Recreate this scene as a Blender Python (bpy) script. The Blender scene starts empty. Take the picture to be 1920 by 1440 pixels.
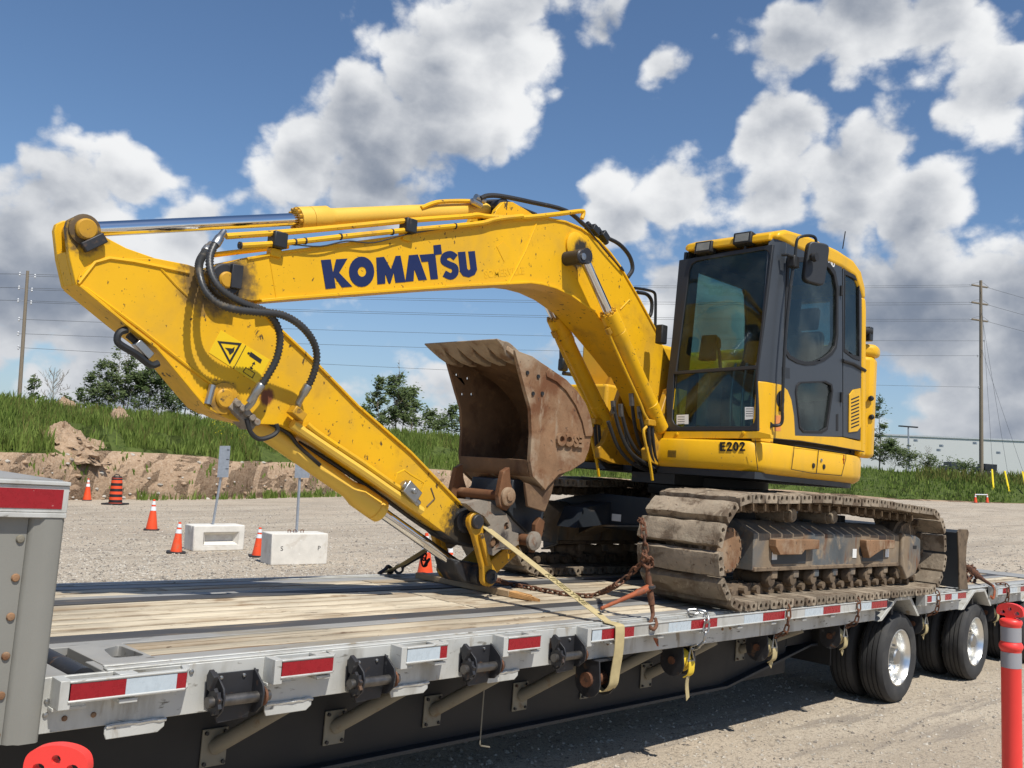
import bpy, math, random
from mathutils import Vector, Matrix, Quaternion
from mathutils.geometry import tessellate_polygon
random.seed(7)
C = bpy.context.scene.collection
sc = bpy.context.scene
R = math.radians
MATS = {}
class NT:
    def __init__(s, nt): s.nt = nt; s.n = nt.nodes; s.l = nt.links
    def new(s, t, **k):
        o = s.n.new(t)
        for a, b in k.items(): setattr(o, a, b)
        return o
    def math(s, op, a, b=None, c=None, clamp=False):
        o = s.new('ShaderNodeMath', operation=op, use_clamp=clamp)
        for i, v in enumerate((a, b, c)):
            if v is None: continue
            if isinstance(v, (int, float)): o.inputs[i].default_value = v
            else: s.l.new(v, o.inputs[i])
        return o.outputs[0]
    def vmath(s, op, a, b=None):
        o = s.new('ShaderNodeVectorMath', operation=op)
        for i, v in enumerate((a, b)):
            if v is None: continue
            if isinstance(v, (tuple, list, Vector)): o.inputs[i].default_value = v
            else: s.l.new(v, o.inputs[i])
        return o.outputs['Value'] if op in ('DISTANCE', 'DOT_PRODUCT', 'LENGTH') else o.outputs[0]
    def noise(s, vec, scale, detail=4, rough=.55, dist=0):
        o = s.new('ShaderNodeTexNoise'); o.inputs['Scale'].default_value = scale
        o.inputs['Detail'].default_value = detail; o.inputs['Roughness'].default_value = rough
        o.inputs['Distortion'].default_value = dist
        s.l.new(vec, o.inputs['Vector']); return o.outputs['Fac']
    def ramp(s, v, lo, hi, a=0., b=1., smooth=True):
        o = s.new('ShaderNodeMapRange', interpolation_type='SMOOTHSTEP' if smooth else 'LINEAR')
        s.l.new(v, o.inputs[0])
        for i, q in zip((1, 2, 3, 4), (lo, hi, a, b)): o.inputs[i].default_value = q
        return o.outputs[0]
    def mix(s, fac, a, b, mode='MIX'):
        o = s.new('ShaderNodeMix', data_type='RGBA', blend_type=mode)
        for i, v in ((0, fac), (6, a), (7, b)):
            if isinstance(v, (int, float)): o.inputs[i].default_value = v
            elif isinstance(v, (tuple, list)): o.inputs[i].default_value = (*v[:3], 1)
            else: s.l.new(v, o.inputs[i])
        return o.outputs[2]
# ---------------------------------------------------------------- camera (z = 0 is the trailer deck)
FPX = 1757.446; PIT = 0.095519; ROL = -0.075956; YAW = 0.790995
CAM = Vector((-2.76195, -4.10154, 0.98122))
GZ = -1.167                                     # ground under the trailer
_f = Vector((math.sin(YAW)*math.cos(PIT), math.cos(YAW)*math.cos(PIT), math.sin(PIT)))
_r = Vector((math.cos(YAW), -math.sin(YAW), 0)); _u = _r.cross(_f)
_c, _s = math.cos(ROL), math.sin(ROL)
RIGHT = _r*_c - _u*_s; UP = _r*_s + _u*_c; FWD = _f
cd = bpy.data.cameras.new('camera'); cam = bpy.data.objects.new('camera', cd); C.objects.link(cam)
cd.sensor_width = 36; cd.lens = FPX*36/1920; cd.clip_start = .05; cd.clip_end = 3000
m = Matrix((RIGHT, UP, -FWD)).transposed().to_4x4(); m.translation = CAM; cam.matrix_world = m
sc.camera = cam
def pdir(px, py): return (RIGHT*((px-960)/FPX) + UP*((720-py)/FPX) + FWD)
def at(px, py, Y):
    d = pdir(px, py); return CAM + d*((Y-CAM.y)/d.y)
def atx(px, py, X):
    d = pdir(px, py); return CAM + d*((X-CAM.x)/d.x)
def atz(px, py, Z):
    d = pdir(px, py); return CAM + d*((Z-CAM.z)/d.z)
def tfor(A, B, px):
    """parameter on segment A-B that is seen at column px"""
    lo, hi = 0., 1.
    for _ in range(40):
        m_ = (lo+hi)/2; d = A.lerp(B, m_)-CAM
        if 960+FPX*d.dot(RIGHT)/d.dot(FWD) < px: lo = m_
        else: hi = m_
    return lo
def xz(pts, Y): return [(p.x, p.z) for p in (at(a, b, Y) for a, b in pts)]
# horizontal camera axes and the true ground: the yard is level with gravity, the trailer stands ~2 degrees off it
HR = Vector((math.cos(YAW), -math.sin(YAW), 0)); HF = Vector((math.sin(YAW), math.cos(YAW), 0))
GUP = Vector((-0.0343, 0.0210, 1)).normalized()
def sstep(a, b, x):
    t = min(1, max(0, (x-a)/(b-a))); return t*t*(3-2*t)
def ground(x, y):
    dx = max(-6-x, 0, x-13.5); dy = max(-1.0-y, 0, y-3.4)
    w = sstep(.5, 11, math.hypot(dx, dy))
    v = Vector((x-CAM.x, y-CAM.y, 0))
    return GZ + w*(0.0391*v.dot(HR) + 0.0096*v.dot(HF))
def ghit(px, py):
    d = pdir(px, py); lo, hi = 1.0, 400.0; t = lo
    while t < hi:
        p = CAM + d*t
        if p.z < ground(p.x, p.y): break
        t *= 1.02
    a, b = t/1.02, t
    for _ in range(30):
        t = (a+b)/2; p = CAM + d*t
        if p.z < ground(p.x, p.y): b = t
        else: a = t
    return CAM + d*t
# ---------------------------------------------------------------- sun, sky
SUN = Vector((-.13, -.51, .85)).normalized()
sl = bpy.data.lights.new('sun', 'SUN'); sl.energy = 5.0; sl.angle = R(.53); sl.color = (1, .955, .87)
so = bpy.data.objects.new('sun', sl); C.objects.link(so)
so.rotation_euler = SUN.to_track_quat('Z', 'Y').to_euler(); so.location = (0, -20, 40)
vs = sc.view_settings; vs.view_transform = 'Standard'; vs.look = 'None'; vs.gamma = 1; vs.use_curve_mapping = False
vs.exposure = 0.06
wd = bpy.data.worlds.new('World'); sc.world = wd; wd.use_nodes = True
def build_sky():
    t = NT(wd.node_tree); t.n.clear()
    out = t.new('ShaderNodeOutputWorld'); bg = t.new('ShaderNodeBackground'); t.l.new(bg.outputs[0], out.inputs[0])
    sky = t.new('ShaderNodeTexSky', sky_type='NISHITA', sun_disc=False)
    sky.sun_elevation = math.asin(SUN.z); sky.sun_rotation = math.atan2(SUN.x, SUN.y); sky.altitude = 300; sky.air_density = 1.0; sky.dust_density = .6; sky.ozone_density = 2.5
    d = t.vmath('NORMALIZE', t.new('ShaderNodeTexCoord').outputs['Generated'])
    # heaps of fair-weather cloud: centres and sizes of the larger ones, broken up by noise
    blobs = [(950,70,190),(820,170,200),(690,250,190),(570,300,150),(700,360,140),
             (1130,70,100),(1230,120,75),(270,340,120),(130,380,150),(20,450,170),(330,430,110),
             (1470,60,120),(1620,30,140),(1780,40,120),(1880,170,110),
             (1450,235,105),(1590,340,140),(1700,390,105),(1470,370,105),(1270,360,115),(1160,400,90),
             (1260,520,110),(1720,550,150),(1880,560,170),(1300,640,150)]
    acc = None
    for (x, y, r) in blobs:
        c = pdir(x, y).normalized(); v_ = t.math('MULTIPLY_ADD', t.vmath('DISTANCE', d, tuple(c)), -FPX/r, 1.0)
        if acc is None: acc = v_
        else:
            o = t.new('ShaderNodeMath', operation='SMOOTH_MAX'); t.l.new(acc, o.inputs[0]); t.l.new(v_, o.inputs[1]); o.inputs[2].default_value = .25; acc = o.outputs[0]
    acc = t.math('MAXIMUM', acc, -.62)
    sp = t.new('ShaderNodeSeparateXYZ'); t.l.new(d, sp.inputs[0])
    band = t.ramp(sp.outputs[2], .26, .07, 0, 1.0)               # heaps crowd towards the horizon all round
    dv = t.vmath('MULTIPLY', d, (1, 1, 1.3))
    def vor(v_, sc, det):
        o = t.new('ShaderNodeTexVoronoi', feature='F1'); o.inputs['Scale'].default_value = sc; o.inputs['Detail'].default_value = det; o.inputs['Roughness'].default_value = .5
        t.l.new(v_, o.inputs['Vector']); return o.outputs['Distance']
    def wob(v_):
        n = t.new('ShaderNodeTexNoise'); n.inputs['Scale'].default_value = 9; n.inputs['Detail'].default_value = 5; t.l.new(v_, n.inputs['Vector'])
        return t.vmath('ADD', v_, t.vmath('MULTIPLY', t.vmath('SUBTRACT', n.outputs['Color'], (.5, .5, .5)), (.085, .085, .085)))
    def form(v_, det, vd, k=.9):
        w = wob(v_)
        return t.math('ADD', t.math('MULTIPLY_ADD', t.noise(v_, 6.0, det, .58), 1.7, -.85), t.math('MULTIPLY_ADD', vor(w, 13., vd), -k, .62*k))
    big = t.noise(dv, 3.1, 2, .5)
    n0 = t.noise(dv, 6.0, 10, .62); w0 = wob(dv); v0 = vor(w0, 13., 2)
    f0 = t.math('ADD', t.math('MULTIPLY_ADD', n0, 1.8, -.90), t.math('MULTIPLY_ADD', v0, -.85, .53))
    dens = t.math('ADD', t.math('ADD', acc, band), t.math('ADD', f0, t.math('MULTIPLY_ADD', big, .8, -.32)))
    a = t.ramp(dens, .0, .38)
    up = (.007, -.016, .036)
    dl = t.math('SUBTRACT', n0, t.noise(t.vmath('ADD', dv, up), 6.0, 6, .55)); d2 = t.math('SUBTRACT', big, t.noise(t.vmath('ADD', dv, (.02, -.05, .09)), 3.1, 2, .5))
    dvv = t.math('SUBTRACT', vor(t.vmath('ADD', w0, (.004, -.010, .024)), 13., 1), v0)
    soft = t.ramp(dens, .10, 1.4, smooth=False)
    lit = t.ramp(t.math('SUBTRACT', t.math('ADD', t.math('ADD', t.math('MULTIPLY', dl, 1.5), t.math('MULTIPLY', d2, 1.3)), t.math('MULTIPLY', dvv, .45)), t.math('MULTIPLY', soft, .62)), -.80, .14)
    low = t.ramp(sp.outputs[2], .02, .30, .74, 1.0)              # far heaps show more of their grey base
    CL = t.mix(t.math('MULTIPLY', lit, low), CLD, CLW)
    skyc = t.new('ShaderNodeVectorMath', operation='SCALE'); t.l.new(t.vmath('MULTIPLY', sky.outputs[0], (.88, 1.0, 1.10)), skyc.inputs[0]); skyc.inputs['Scale'].default_value = SKYS
    base = t.mix(t.ramp(sp.outputs[2], .24, -.02, 0, .55), skyc.outputs[0], (.40, .49, .60))
    t.l.new(t.mix(a, base, CL), bg.inputs['Color']); bg.inputs['Strength'].default_value = 1.0
    wd.cycles.sampling_method = 'MANUAL'; wd.cycles.sample_map_resolution = 512
SKYS = .10; CLD = (.20, .24, .315); CLW = (.86, .87, .88)
build_sky()
# ---------------------------------------------------------------- materials
def pmat(name, col, rough=.5, metal=0, var=.12, vscale=2.5, layers=(), spots=(), bump=0, bscale=40, spec=.5, coat=0, rvar=.12, stretch=None, rand=0, trans=0, ior=1.45, soff=True):
    """procedural paint / metal / dirt; layers = (colour, scale, lo, hi, stretch, rough) patches of wear or dirt with their own shape;
    spots = (x, y, z, radius, colour) grease round a pin"""
    mt = bpy.data.materials.new(name); mt.use_nodes = True; t = NT(mt.node_tree); t.n.clear()
    out = t.new('ShaderNodeOutputMaterial'); b = t.new('ShaderNodeBsdfPrincipled'); t.l.new(b.outputs[0], out.inputs[0])
    tc = t.new('ShaderNodeTexCoord').outputs['Object']; oi = t.new('ShaderNodeObjectInfo').outputs['Random']
    vec = tc
    if soff:
        cmb = t.new('ShaderNodeCombineXYZ'); k = t.math('MULTIPLY', oi, 41.)
        for i in range(3): t.l.new(k, cmb.inputs[i])
        vec = t.vmath('ADD', tc, cmb.outputs[0])
    if stretch: vs_ = t.vmath('MULTIPLY', vec, stretch)
    else: vs_ = vec
    n1 = t.noise(vs_, vscale, 6, .6)
    fac = t.ramp(n1, .25, .75, 1-var, 1+var, False)
    if rand: fac = t.math('MULTIPLY', fac, t.ramp(oi, 0, 1, 1-rand, 1+rand, False))
    c = t.mix(1., (col[0], col[1], col[2]), (1, 1, 1), 'MULTIPLY')
    sc_ = t.new('ShaderNodeVectorMath', operation='SCALE'); sc_.inputs[0].default_value = col; t.l.new(fac, sc_.inputs['Scale'])
    c = sc_.outputs[0]
    r = t.ramp(n1, .3, .7, rough-rvar*rough, rough+rvar*rough, False)
    for L in layers:
        lc, ls, lo, hi = L[:4]; st = L[4] if len(L) > 4 else None; lr = L[5] if len(L) > 5 else None
        v2 = t.vmath('MULTIPLY', vec, st) if st else vec
        f = t.ramp(t.noise(v2, ls, 7, .62, .3), lo, hi)
        c = t.mix(f, c, lc)
        if lr is not None:
            mr = t.new('ShaderNodeMix', data_type='FLOAT'); t.l.new(f, mr.inputs[0]); t.l.new(r, mr.inputs[2]); mr.inputs[3].default_value = lr; r = mr.outputs[0]
    if spots:
        nz = t.noise(tc, 14, 5, .65)
        for (x, y, z, rr, sc2) in spots:
            d = t.math('ADD', t.vmath('DISTANCE', tc, (x, y, z)), t.math('MULTIPLY', t.math('SUBTRACT', nz, .5), rr*1.1))
            f = t.ramp(d, rr, rr*.55); c = t.mix(f, c, sc2)
            mr = t.new('ShaderNodeMix', data_type='FLOAT'); t.l.new(f, mr.inputs[0]); t.l.new(r, mr.inputs[2]); mr.inputs[3].default_value = .6; r = mr.outputs[0]
    t.l.new(c, b.inputs['Base Color']); t.l.new(r, b.inputs['Roughness'])
    b.inputs['Metallic'].default_value = metal; b.inputs['Specular IOR Level'].default_value = spec
    b.inputs['Coat Weight'].default_value = coat; b.inputs['Coat Roughness'].default_value = .25
    if trans: b.inputs['Transmission Weight'].default_value = trans; b.inputs['IOR'].default_value = ior
    if bump:
        bp = t.new('ShaderNodeBump'); bp.inputs['Strength'].default_value = .9; bp.inputs['Distance'].default_value = bump
        t.l.new(t.noise(vs_, bscale, 5, .6), bp.inputs['Height']); t.l.new(bp.outputs[0], b.inputs['Normal'])
    MATS[name] = mt; return mt
# ---------------------------------------------------------------- mesh builder
class MB:
    def __init__(s): s.v = []; s.f = []
    def add(s, vs, fs):
        o = len(s.v); s.v += [tuple(v) for v in vs]; s.f += [tuple(i+o for i in f) for f in fs]; return s
    def box(s, x0, x1, y0, y1, z0, z1, M=None):
        vs = [Vector((x, y, z)) for z in (z0, z1) for y in (y0, y1) for x in (x0, x1)]
        if M: vs = [M @ v for v in vs]
        return s.add(vs, [(0,2,3,1),(4,5,7,6),(0,1,5,4),(2,6,7,3),(0,4,6,2),(1,3,7,5)])
    def prism(s, prof, y0, y1, M=None, ax='y'):
        """profile of (x, z) extruded along y (ax y), (y, z) along x (ax x) or (x, y) along z (ax z)"""
        n = len(prof)
        f = {'y': lambda p, e: Vector((p[0], e, p[1])), 'x': lambda p, e: Vector((e, p[0], p[1])), 'z': lambda p, e: Vector((p[0], p[1], e))}[ax]
        vs = [f(p, y0) for p in prof] + [f(p, y1) for p in prof]
        if M: vs = [M @ v for v in vs]
        ar = sum(prof[i][0]*prof[(i+1) % n][1]-prof[(i+1) % n][0]*prof[i][1] for i in range(n))
        flip = (ar > 0) ^ (ax == 'y') ^ (y1 < y0)
        A = list(range(n)); B = list(range(n, 2*n))
        fs = [tuple(A), tuple(reversed(B))] + [(i, n+i, n+(i+1) % n, (i+1) % n) for i in range(n)]
        if flip: fs = [tuple(reversed(q)) for q in fs]
        else: pass
        fs = [tuple(reversed(q)) for q in fs] if ax != 'q' and False else fs
        return s.add(vs, fs)
    def plate(s, outline, holes, a, b):
        """outline and holes as 3D points on a surface; thickness from vector a to vector b added to each point"""
        a = Vector(a); b = Vector(b)
        loops = [[Vector(p) for p in outline]] + [[Vector(p) for p in h] for h in holes]
        tri = tessellate_polygon(loops); flat = [p for l in loops for p in l]; n = len(flat)
        vs = [p+a for p in flat]+[p+b for p in flat]
        fs = [tuple(t) for t in tri]+[tuple(n+i for i in reversed(t)) for t in tri]; o = 0
        for l in loops:
            k = len(l); fs += [(o+i, o+(i+1) % k, n+o+(i+1) % k, n+o+i) for i in range(k)]; o += k
        return s.add(vs, fs)
    def tube(s, pts, r, n=8, caps=True, closed=False):
        pts = [Vector(p) for p in pts]; N = len(pts); rs = r if isinstance(r, (list, tuple)) else [r]*N
        T = []
        for i in range(N):
            if closed: d = pts[(i+1) % N]-pts[i-1]
            else: d = pts[min(i+1, N-1)]-pts[max(i-1, 0)]
            T.append(d.normalized() if d.length > 1e-9 else Vector((0, 0, 1)))
        u = T[0].orthogonal().normalized(); vs = []
        for i in range(N):
            u = (u - T[i]*u.dot(T[i])).normalized(); w = T[i].cross(u)
            vs += [pts[i]+(u*math.cos(2*math.pi*k/n)+w*math.sin(2*math.pi*k/n))*rs[i] for k in range(n)]
        fs = []
        for i in range(N if closed else N-1):
            j = (i+1) % N
            for k in range(n): fs.append((i*n+k, i*n+(k+1) % n, j*n+(k+1) % n, j*n+k))
        if caps and not closed: fs += [tuple(reversed(range(n))), tuple(range((N-1)*n, N*n))]
        return s.add(vs, fs)
    def cyl(s, p0, p1, r, n=16): return s.tube([p0, p1], r, n)
    def lathe(s, prof, o, ax, n=24, caps=True):
        """profile (radius, height) turned round axis ax through o"""
        ax = Vector(ax).normalized(); u = ax.orthogonal().normalized(); w = ax.cross(u); o = Vector(o)
        vs = []; m_ = len(prof)
        for k in range(n):
            a = 2*math.pi*k/n; e = u*math.cos(a)+w*math.sin(a)
            vs += [o+ax*h+e*max(r, 1e-4) for r, h in prof]
        fs = []
        for k in range(n):
            j = (k+1) % n
            for i in range(m_-1): fs.append((k*m_+i, j*m_+i, j*m_+i+1, k*m_+i+1))
        if caps and prof[0][0] > 1e-3 and prof[0] != prof[-1]: fs.append(tuple(reversed([k*m_ for k in range(n)])))
        if caps and prof[-1][0] > 1e-3 and prof[0] != prof[-1]: fs.append(tuple(k*m_+m_-1 for k in range(n)))
        return s.add(vs, fs)
    def sweep(s, pts, w, th, up=(0, 0, 1), caps=True):
        """flat strap: width w along side vector, thickness th"""
        pts = [Vector(p) for p in pts]; N = len(pts); vs = []
        for i in range(N):
            d = (pts[min(i+1, N-1)]-pts[max(i-1, 0)]).normalized(); sd = Vector(up); sd = (sd-d*sd.dot(d)).normalized(); nn = d.cross(sd)
            for a, b in ((-1, -1), (1, -1), (1, 1), (-1, 1)): vs.append(pts[i]+sd*a*w/2+nn*b*th/2)
        fs = [(i*4+k, i*4+(k+1) % 4, i*4+4+(k+1) % 4, i*4+4+k) for i in range(N-1) for k in range(4)]
        fs += [(3, 2, 1, 0), tuple(4*(N-1)+k for k in range(4))]
        return s.add(vs, fs)
    def mesh(s, name, mt, smooth=35, fix=True):
        me = bpy.data.meshes.new(name); me.from_pydata(s.v, [], s.f)
        if fix:
            import bmesh
            bm = bmesh.new(); bm.from_mesh(me); bmesh.ops.recalc_face_normals(bm, faces=bm.faces); bm.to_mesh(me); bm.free()
        if smooth:
            me.shade_smooth(); me.set_sharp_from_angle(angle=R(smooth))
        me.materials.append(MATS[mt] if isinstance(mt, str) else mt); return me
    def build(s, name, mt, parent=None, smooth=35, bevel=0, seg=2, fix=True):
        o = bpy.data.objects.new(name, s.mesh(name, mt, smooth, fix)); return link(o, parent, bevel, seg)
LOC = {}
def link(o, parent=None, bevel=0, seg=2):
    C.objects.link(o)
    if parent is not None:
        o.parent = parent; o.matrix_parent_inverse = LOC.get(parent.name, Matrix.Identity(4))
    if bevel:
        b = o.modifiers.new('bevel', 'BEVEL'); b.width = bevel; b.segments = seg; b.limit_method = 'ANGLE'; b.angle_limit = R(40); b.harden_normals = False
    return o
def thing(name, label, cat, loc=(0, 0, 0), group=None):
    o = bpy.data.objects.new(name, None); C.objects.link(o); o.location = loc; o.empty_display_size = .2
    LOC[o.name] = Matrix.Translation(-Vector(loc)); return tag(o, label, cat, group)
def tag(o, label=None, cat=None, group=None, kind=None):
    for k, v_ in (('label', label), ('category', cat), ('group', group), ('kind', kind)):
        if v_: o[k] = v_
    return o
def inst(name, me, M, parent=None):
    o = bpy.data.objects.new(name, me); C.objects.link(o)
    o.matrix_basis = M
    if parent is not None: o.parent = parent; o.matrix_parent_inverse = LOC.get(parent.name, Matrix.Identity(4))
    return o
def circle(c, r, n=16, rx=None): return [(c[0]+(rx or r)*math.cos(2*math.pi*k/n), c[1]+r*math.sin(2*math.pi*k/n)) for k in range(n)]
def smooth_path(pts, k=6):
    """Catmull-Rom"""
    P = [Vector(p) for p in pts]; P = [P[0]*2-P[1]]+P+[P[-1]*2-P[-2]]; o = []
    for i in range(1, len(P)-2):
        for j in range(k):
            t = j/k; a, b, c, d = P[i-1:i+3]
            o.append(.5*((2*b)+(c-a)*t+(2*a-5*b+4*c-d)*t*t+(3*b-a-3*c+d)*t**3))
    return o+[P[-2]]
def rnd(pts, r, k=4):
    """round the corners of a 2D polygon"""
    o = []; n = len(pts)
    for i in range(n):
        p, a, b = Vector(pts[i]), Vector(pts[i-1]), Vector(pts[(i+1) % n])
        ra = min(r, (a-p).length*.45); rb = min(r, (b-p).length*.45); A = p+(a-p).normalized()*ra; B = p+(b-p).normalized()*rb
        for j in range(k+1):
            t = j/k; q = A*(1-t)**2+p*2*t*(1-t)+B*t*t; o.append(tuple(q))
    return o
def text_mb(s, size, M, depth=.003, bold=0., align='CENTER'):
    cu = bpy.data.curves.new('t', 'FONT'); cu.body = s; cu.size = size; cu.extrude = depth; cu.offset = bold; cu.align_x = align; cu.align_y = 'CENTER'; cu.resolution_u = 3
    o = bpy.data.objects.new('t', cu); C.objects.link(o); dg = bpy.context.evaluated_depsgraph_get(); me = o.evaluated_get(dg).to_mesh()
    mb = MB().add([M @ v.co for v in me.vertices], [tuple(p.vertices) for p in me.polygons])
    o.evaluated_get(dg).to_mesh_clear(); bpy.data.objects.remove(o); bpy.data.curves.remove(cu); return mb
def frame(o, x, y):
    """matrix with local x along x, local y along y"""
    x = Vector(x).normalized(); z = x.cross(Vector(y)).normalized(); y = z.cross(x)
    M = Matrix((x, y, z)).transposed().to_4x4(); M.translation = o; return M
GREASE = (.035, .028, .02)
pmat('yellow', (.74, .405, .006), .5, var=.06, vscale=1.6, coat=0, spec=.35, bump=.0008, bscale=9,
     layers=[((.60, .34, .025), 3.5, .44, .68, (1, 1, .3), .6), ((.36, .20, .03), 3.2, .58, .80, None, .6), ((.10, .06, .02), 17, .645, .68, (1, 1, 1.6), .7), ((.055, .04, .02), 42, .655, .70, None, .7)])
pmat('yellow_clean', (.74, .405, .007), .42, var=.06, coat=.06, spec=.4, layers=[((.62, .36, .03), 4, .46, .70, (1, 1, .3), .55), ((.30, .18, .05), 30, .655, .70, None, .6), ((.4, .22, .03), 4, .66, .85, None, .55)])
pmat('yellow_pale', (.74, .46, .06), .45, var=.06, layers=[((.22, .12, .03), 9, .68, .80, None, .6)])
pmat('yellow_dirty', (.50, .26, .012), .5, var=.15, layers=[((.12, .075, .03), 3, .52, .75, None, .6), ((.05, .035, .02), 9, .60, .70, None, .6), ((.12, .07, .03), 26, .60, .68, None, .7)])
pmat('navy', (.008, .016, .078), .4, var=.05)
pmat('black_paint', (.016, .017, .018), .45, var=.2, layers=[((.10, .085, .065), 6, .62, .8, None, .8)])
pmat('black_rubber', (.012, .012, .013), .62, var=.2, layers=[((.06, .055, .05), 8, .6, .8, None, .9)])
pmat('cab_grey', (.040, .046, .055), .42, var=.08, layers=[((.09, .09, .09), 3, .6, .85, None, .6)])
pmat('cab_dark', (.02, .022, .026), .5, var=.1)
pmat('frame_grey', (.085, .095, .10), .65, var=.3, vscale=4, bump=.002, bscale=30, soff=False, layers=[((.21, .155, .10), 1.7, .40, .62, (1, 1, .45), .9), ((.15, .075, .04), 8, .57, .68, (1, 1, .3), .9), ((.25, .195, .135), 6, .50, .66, None, .95)])
pmat('frame_dark', (.020, .025, .032), .55, var=.25, layers=[((.10, .085, .065), 5, .58, .8, None, .9)])
pmat('mud', (.25, .203, .15), .95, var=.28, vscale=6, bump=.012, bscale=16, rand=.28, spec=.2, layers=[((.135, .10, .07), 5, .48, .62), ((.33, .275, .205), 9, .55, .68), ((.10, .065, .045), 26, .62, .7)])
pmat('mud_dark', (.16, .118, .08), .95, var=.25, vscale=7, bump=.006, bscale=18, rand=.15, spec=.2, layers=[((.08, .058, .042), 9, .5, .66)])
pmat('rust', (.235, .135, .074), .85, var=.3, vscale=4, bump=.003, bscale=45, spec=.25, soff=False, layers=[((.15, .064, .030), 3.2, .47, .64), ((.33, .245, .165), 2.2, .50, .66), ((.29, .21, .14), 9, .54, .68, (1, 1, .4)), ((.08, .05, .035), 16, .60, .70)])
pmat('rust_red', (.16, .075, .036), .85, var=.3, vscale=5, bump=.002, bscale=45, spec=.25, layers=[((.10, .038, .018), 4, .48, .66), ((.29, .20, .13), 5, .56, .72)])
pmat('rust_in', (.17, .105, .062), .9, var=.3, vscale=4, bump=.004, bscale=30, spec=.2, layers=[((.09, .052, .034), 3, .48, .66), ((.23, .14, .075), 8, .55, .7)])
pmat('rust_chain', (.14, .062, .034), .8, var=.35, vscale=12, spec=.3, bump=.001, bscale=80, layers=[((.05, .03, .022), 20, .5, .65)])
pmat('coupler', (.23, .195, .155), .8, var=.2, vscale=8, bump=.003, bscale=40, layers=[((.16, .075, .035), 9, .54, .7), ((.05, .04, .035), 5, .56, .72)])
pmat('chrome', (.78, .79, .80), .07, 1, var=.03)
pmat('steel', (.42, .42, .41), .4, 1, var=.2)
pmat('alloy', (.80, .80, .78), .30, 1, var=.08, vscale=5, layers=[((.35, .32, .28), 3, .62, .85, None, .6)])
pmat('aluminium', (.52, .52, .49), .48, .25, var=.10, vscale=3, bump=.0006, bscale=60, layers=[((.34, .325, .285), 3.5, .48, .70, (1, 1, .3), .6), ((.20, .185, .155), 16, .61, .68, (.4, 1, 1.5), .7), ((.30, .25, .18), 6, .60, .70, (1, 1, .25), .7)])
pmat('aluminium_top', (.29, .285, .27), .6, .1, var=.12, vscale=4, layers=[((.24, .21, .16), 3, .52, .72, (.3, 1, 1), .8), ((.13, .12, .11), 12, .62, .72, (.3, 1, 1), .7)])
pmat('pillar_grey', (.23, .225, .20), .5, .1, var=.06, vscale=2, bump=.0005, bscale=90)
pmat('drum_steel', (.14, .13, .12), .4, .8, var=.3, vscale=20)
pmat('weld', (.6, .6, .57), .35, .6, var=.15, vscale=30, bump=.004, bscale=60)
pmat('black_steel', (.022, .022, .025), .5, var=.3, vscale=9, layers=[((.12, .065, .035), 8, .58, .7, None, .85), ((.10, .10, .10), 20, .6, .72, (.3, 1, 1), .5)])
pmat('deck_steel', (.055, .054, .055), .7, var=.3, vscale=6, stretch=(.25, 1, 1), layers=[((.20, .15, .10), 5, .56, .72, (.2, 1, 1), .9), ((.15, .085, .045), 12, .62, .72, (.3, 1, 1), .9)])
pmat('web_black', (.011, .011, .012), .6, var=.2, layers=[((.04, .035, .03), 3, .6, .85, None, .9)])
pmat('tape_red', (.27, .007, .014), .28, var=.12, vscale=40, layers=[((.6, .35, .32), 24, .70, .74)])
pmat('tape_white', (.44, .50, .54), .28, var=.08, vscale=30, layers=[((.4, .4, .4), 10, .64, .8)])
pmat('tyre', (.028, .028, .029), .78, var=.25, vscale=6, bump=.0015, bscale=70, layers=[((.085, .08, .072), 2.5, .5, .8, None, .95)])
pmat('brace', (.21, .19, .145), .7, var=.2, layers=[((.16, .11, .06), 7, .56, .7)])
pmat('glass_white', (.20, .20, .18), .15, var=.25, vscale=14)
pmat('orange', (.78, .075, .015), .5, var=.08, layers=[((.5, .13, .06), 5, .52, .72), ((.22, .09, .05), 22, .62, .68)])
pmat('signal_red', (.86, .055, .045), .42, var=.04, layers=[((.6, .10, .08), 5, .62, .85)])
pmat('reflective', (.72, .74, .76), .4, var=.05)
pmat('reflective_grey', (.34, .34, .36), .45, .2, var=.06)
pmat('concrete', (.64, .61, .55), .9, var=.12, vscale=5, bump=.004, bscale=40, layers=[((.52, .47, .40), 3, .52, .72), ((.70, .68, .63), 12, .6, .7)])
pmat('galv', (.36, .39, .43), .45, .5, var=.15, vscale=20)
pmat('wood_new', (.40, .285, .17), .8, var=.25, vscale=6, stretch=(8, .7, 8), bump=.001, bscale=40)
pmat('wood_split', (.58, .32, .12), .8, var=.3, vscale=8, stretch=(8, .7, 8), bump=.002, bscale=30)
pmat('strap', (.44, .355, .18), .8, var=.12, vscale=20, bump=.0008, bscale=200, layers=[((.34, .27, .14), 6, .54, .72)])
pmat('strap_yellow', (.72, .50, .03), .75, var=.12, vscale=20)
pmat('binder_red', (.30, .075, .025), .75, var=.3, vscale=10, layers=[((.12, .06, .035), 9, .5, .65)])
pmat('pole_wood', (.20, .165, .12), .9, var=.25, vscale=6, stretch=(4, 4, .3))
pmat('wire', (.06, .065, .07), .6)
pmat('insulator', (.5, .52, .55), .3)
pmat('warehouse', (.60, .61, .60), .8, var=.04, vscale=.05)
pmat('dark', (.012, .012, .013), .7)
pmat('seat', (.05, .05, .055), .9, var=.2)
pmat('console', (.28, .27, .23), .7, var=.08)
pmat('label_white', (.72, .72, .70), .5, var=.06)
pmat('label_orange', (.72, .25, .06), .5, var=.1)
pmat('decal_yellow', (.76, .50, .006), .4, var=.06)
pmat('label_yellow', (.78, .58, .01), .4, var=.05)
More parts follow.
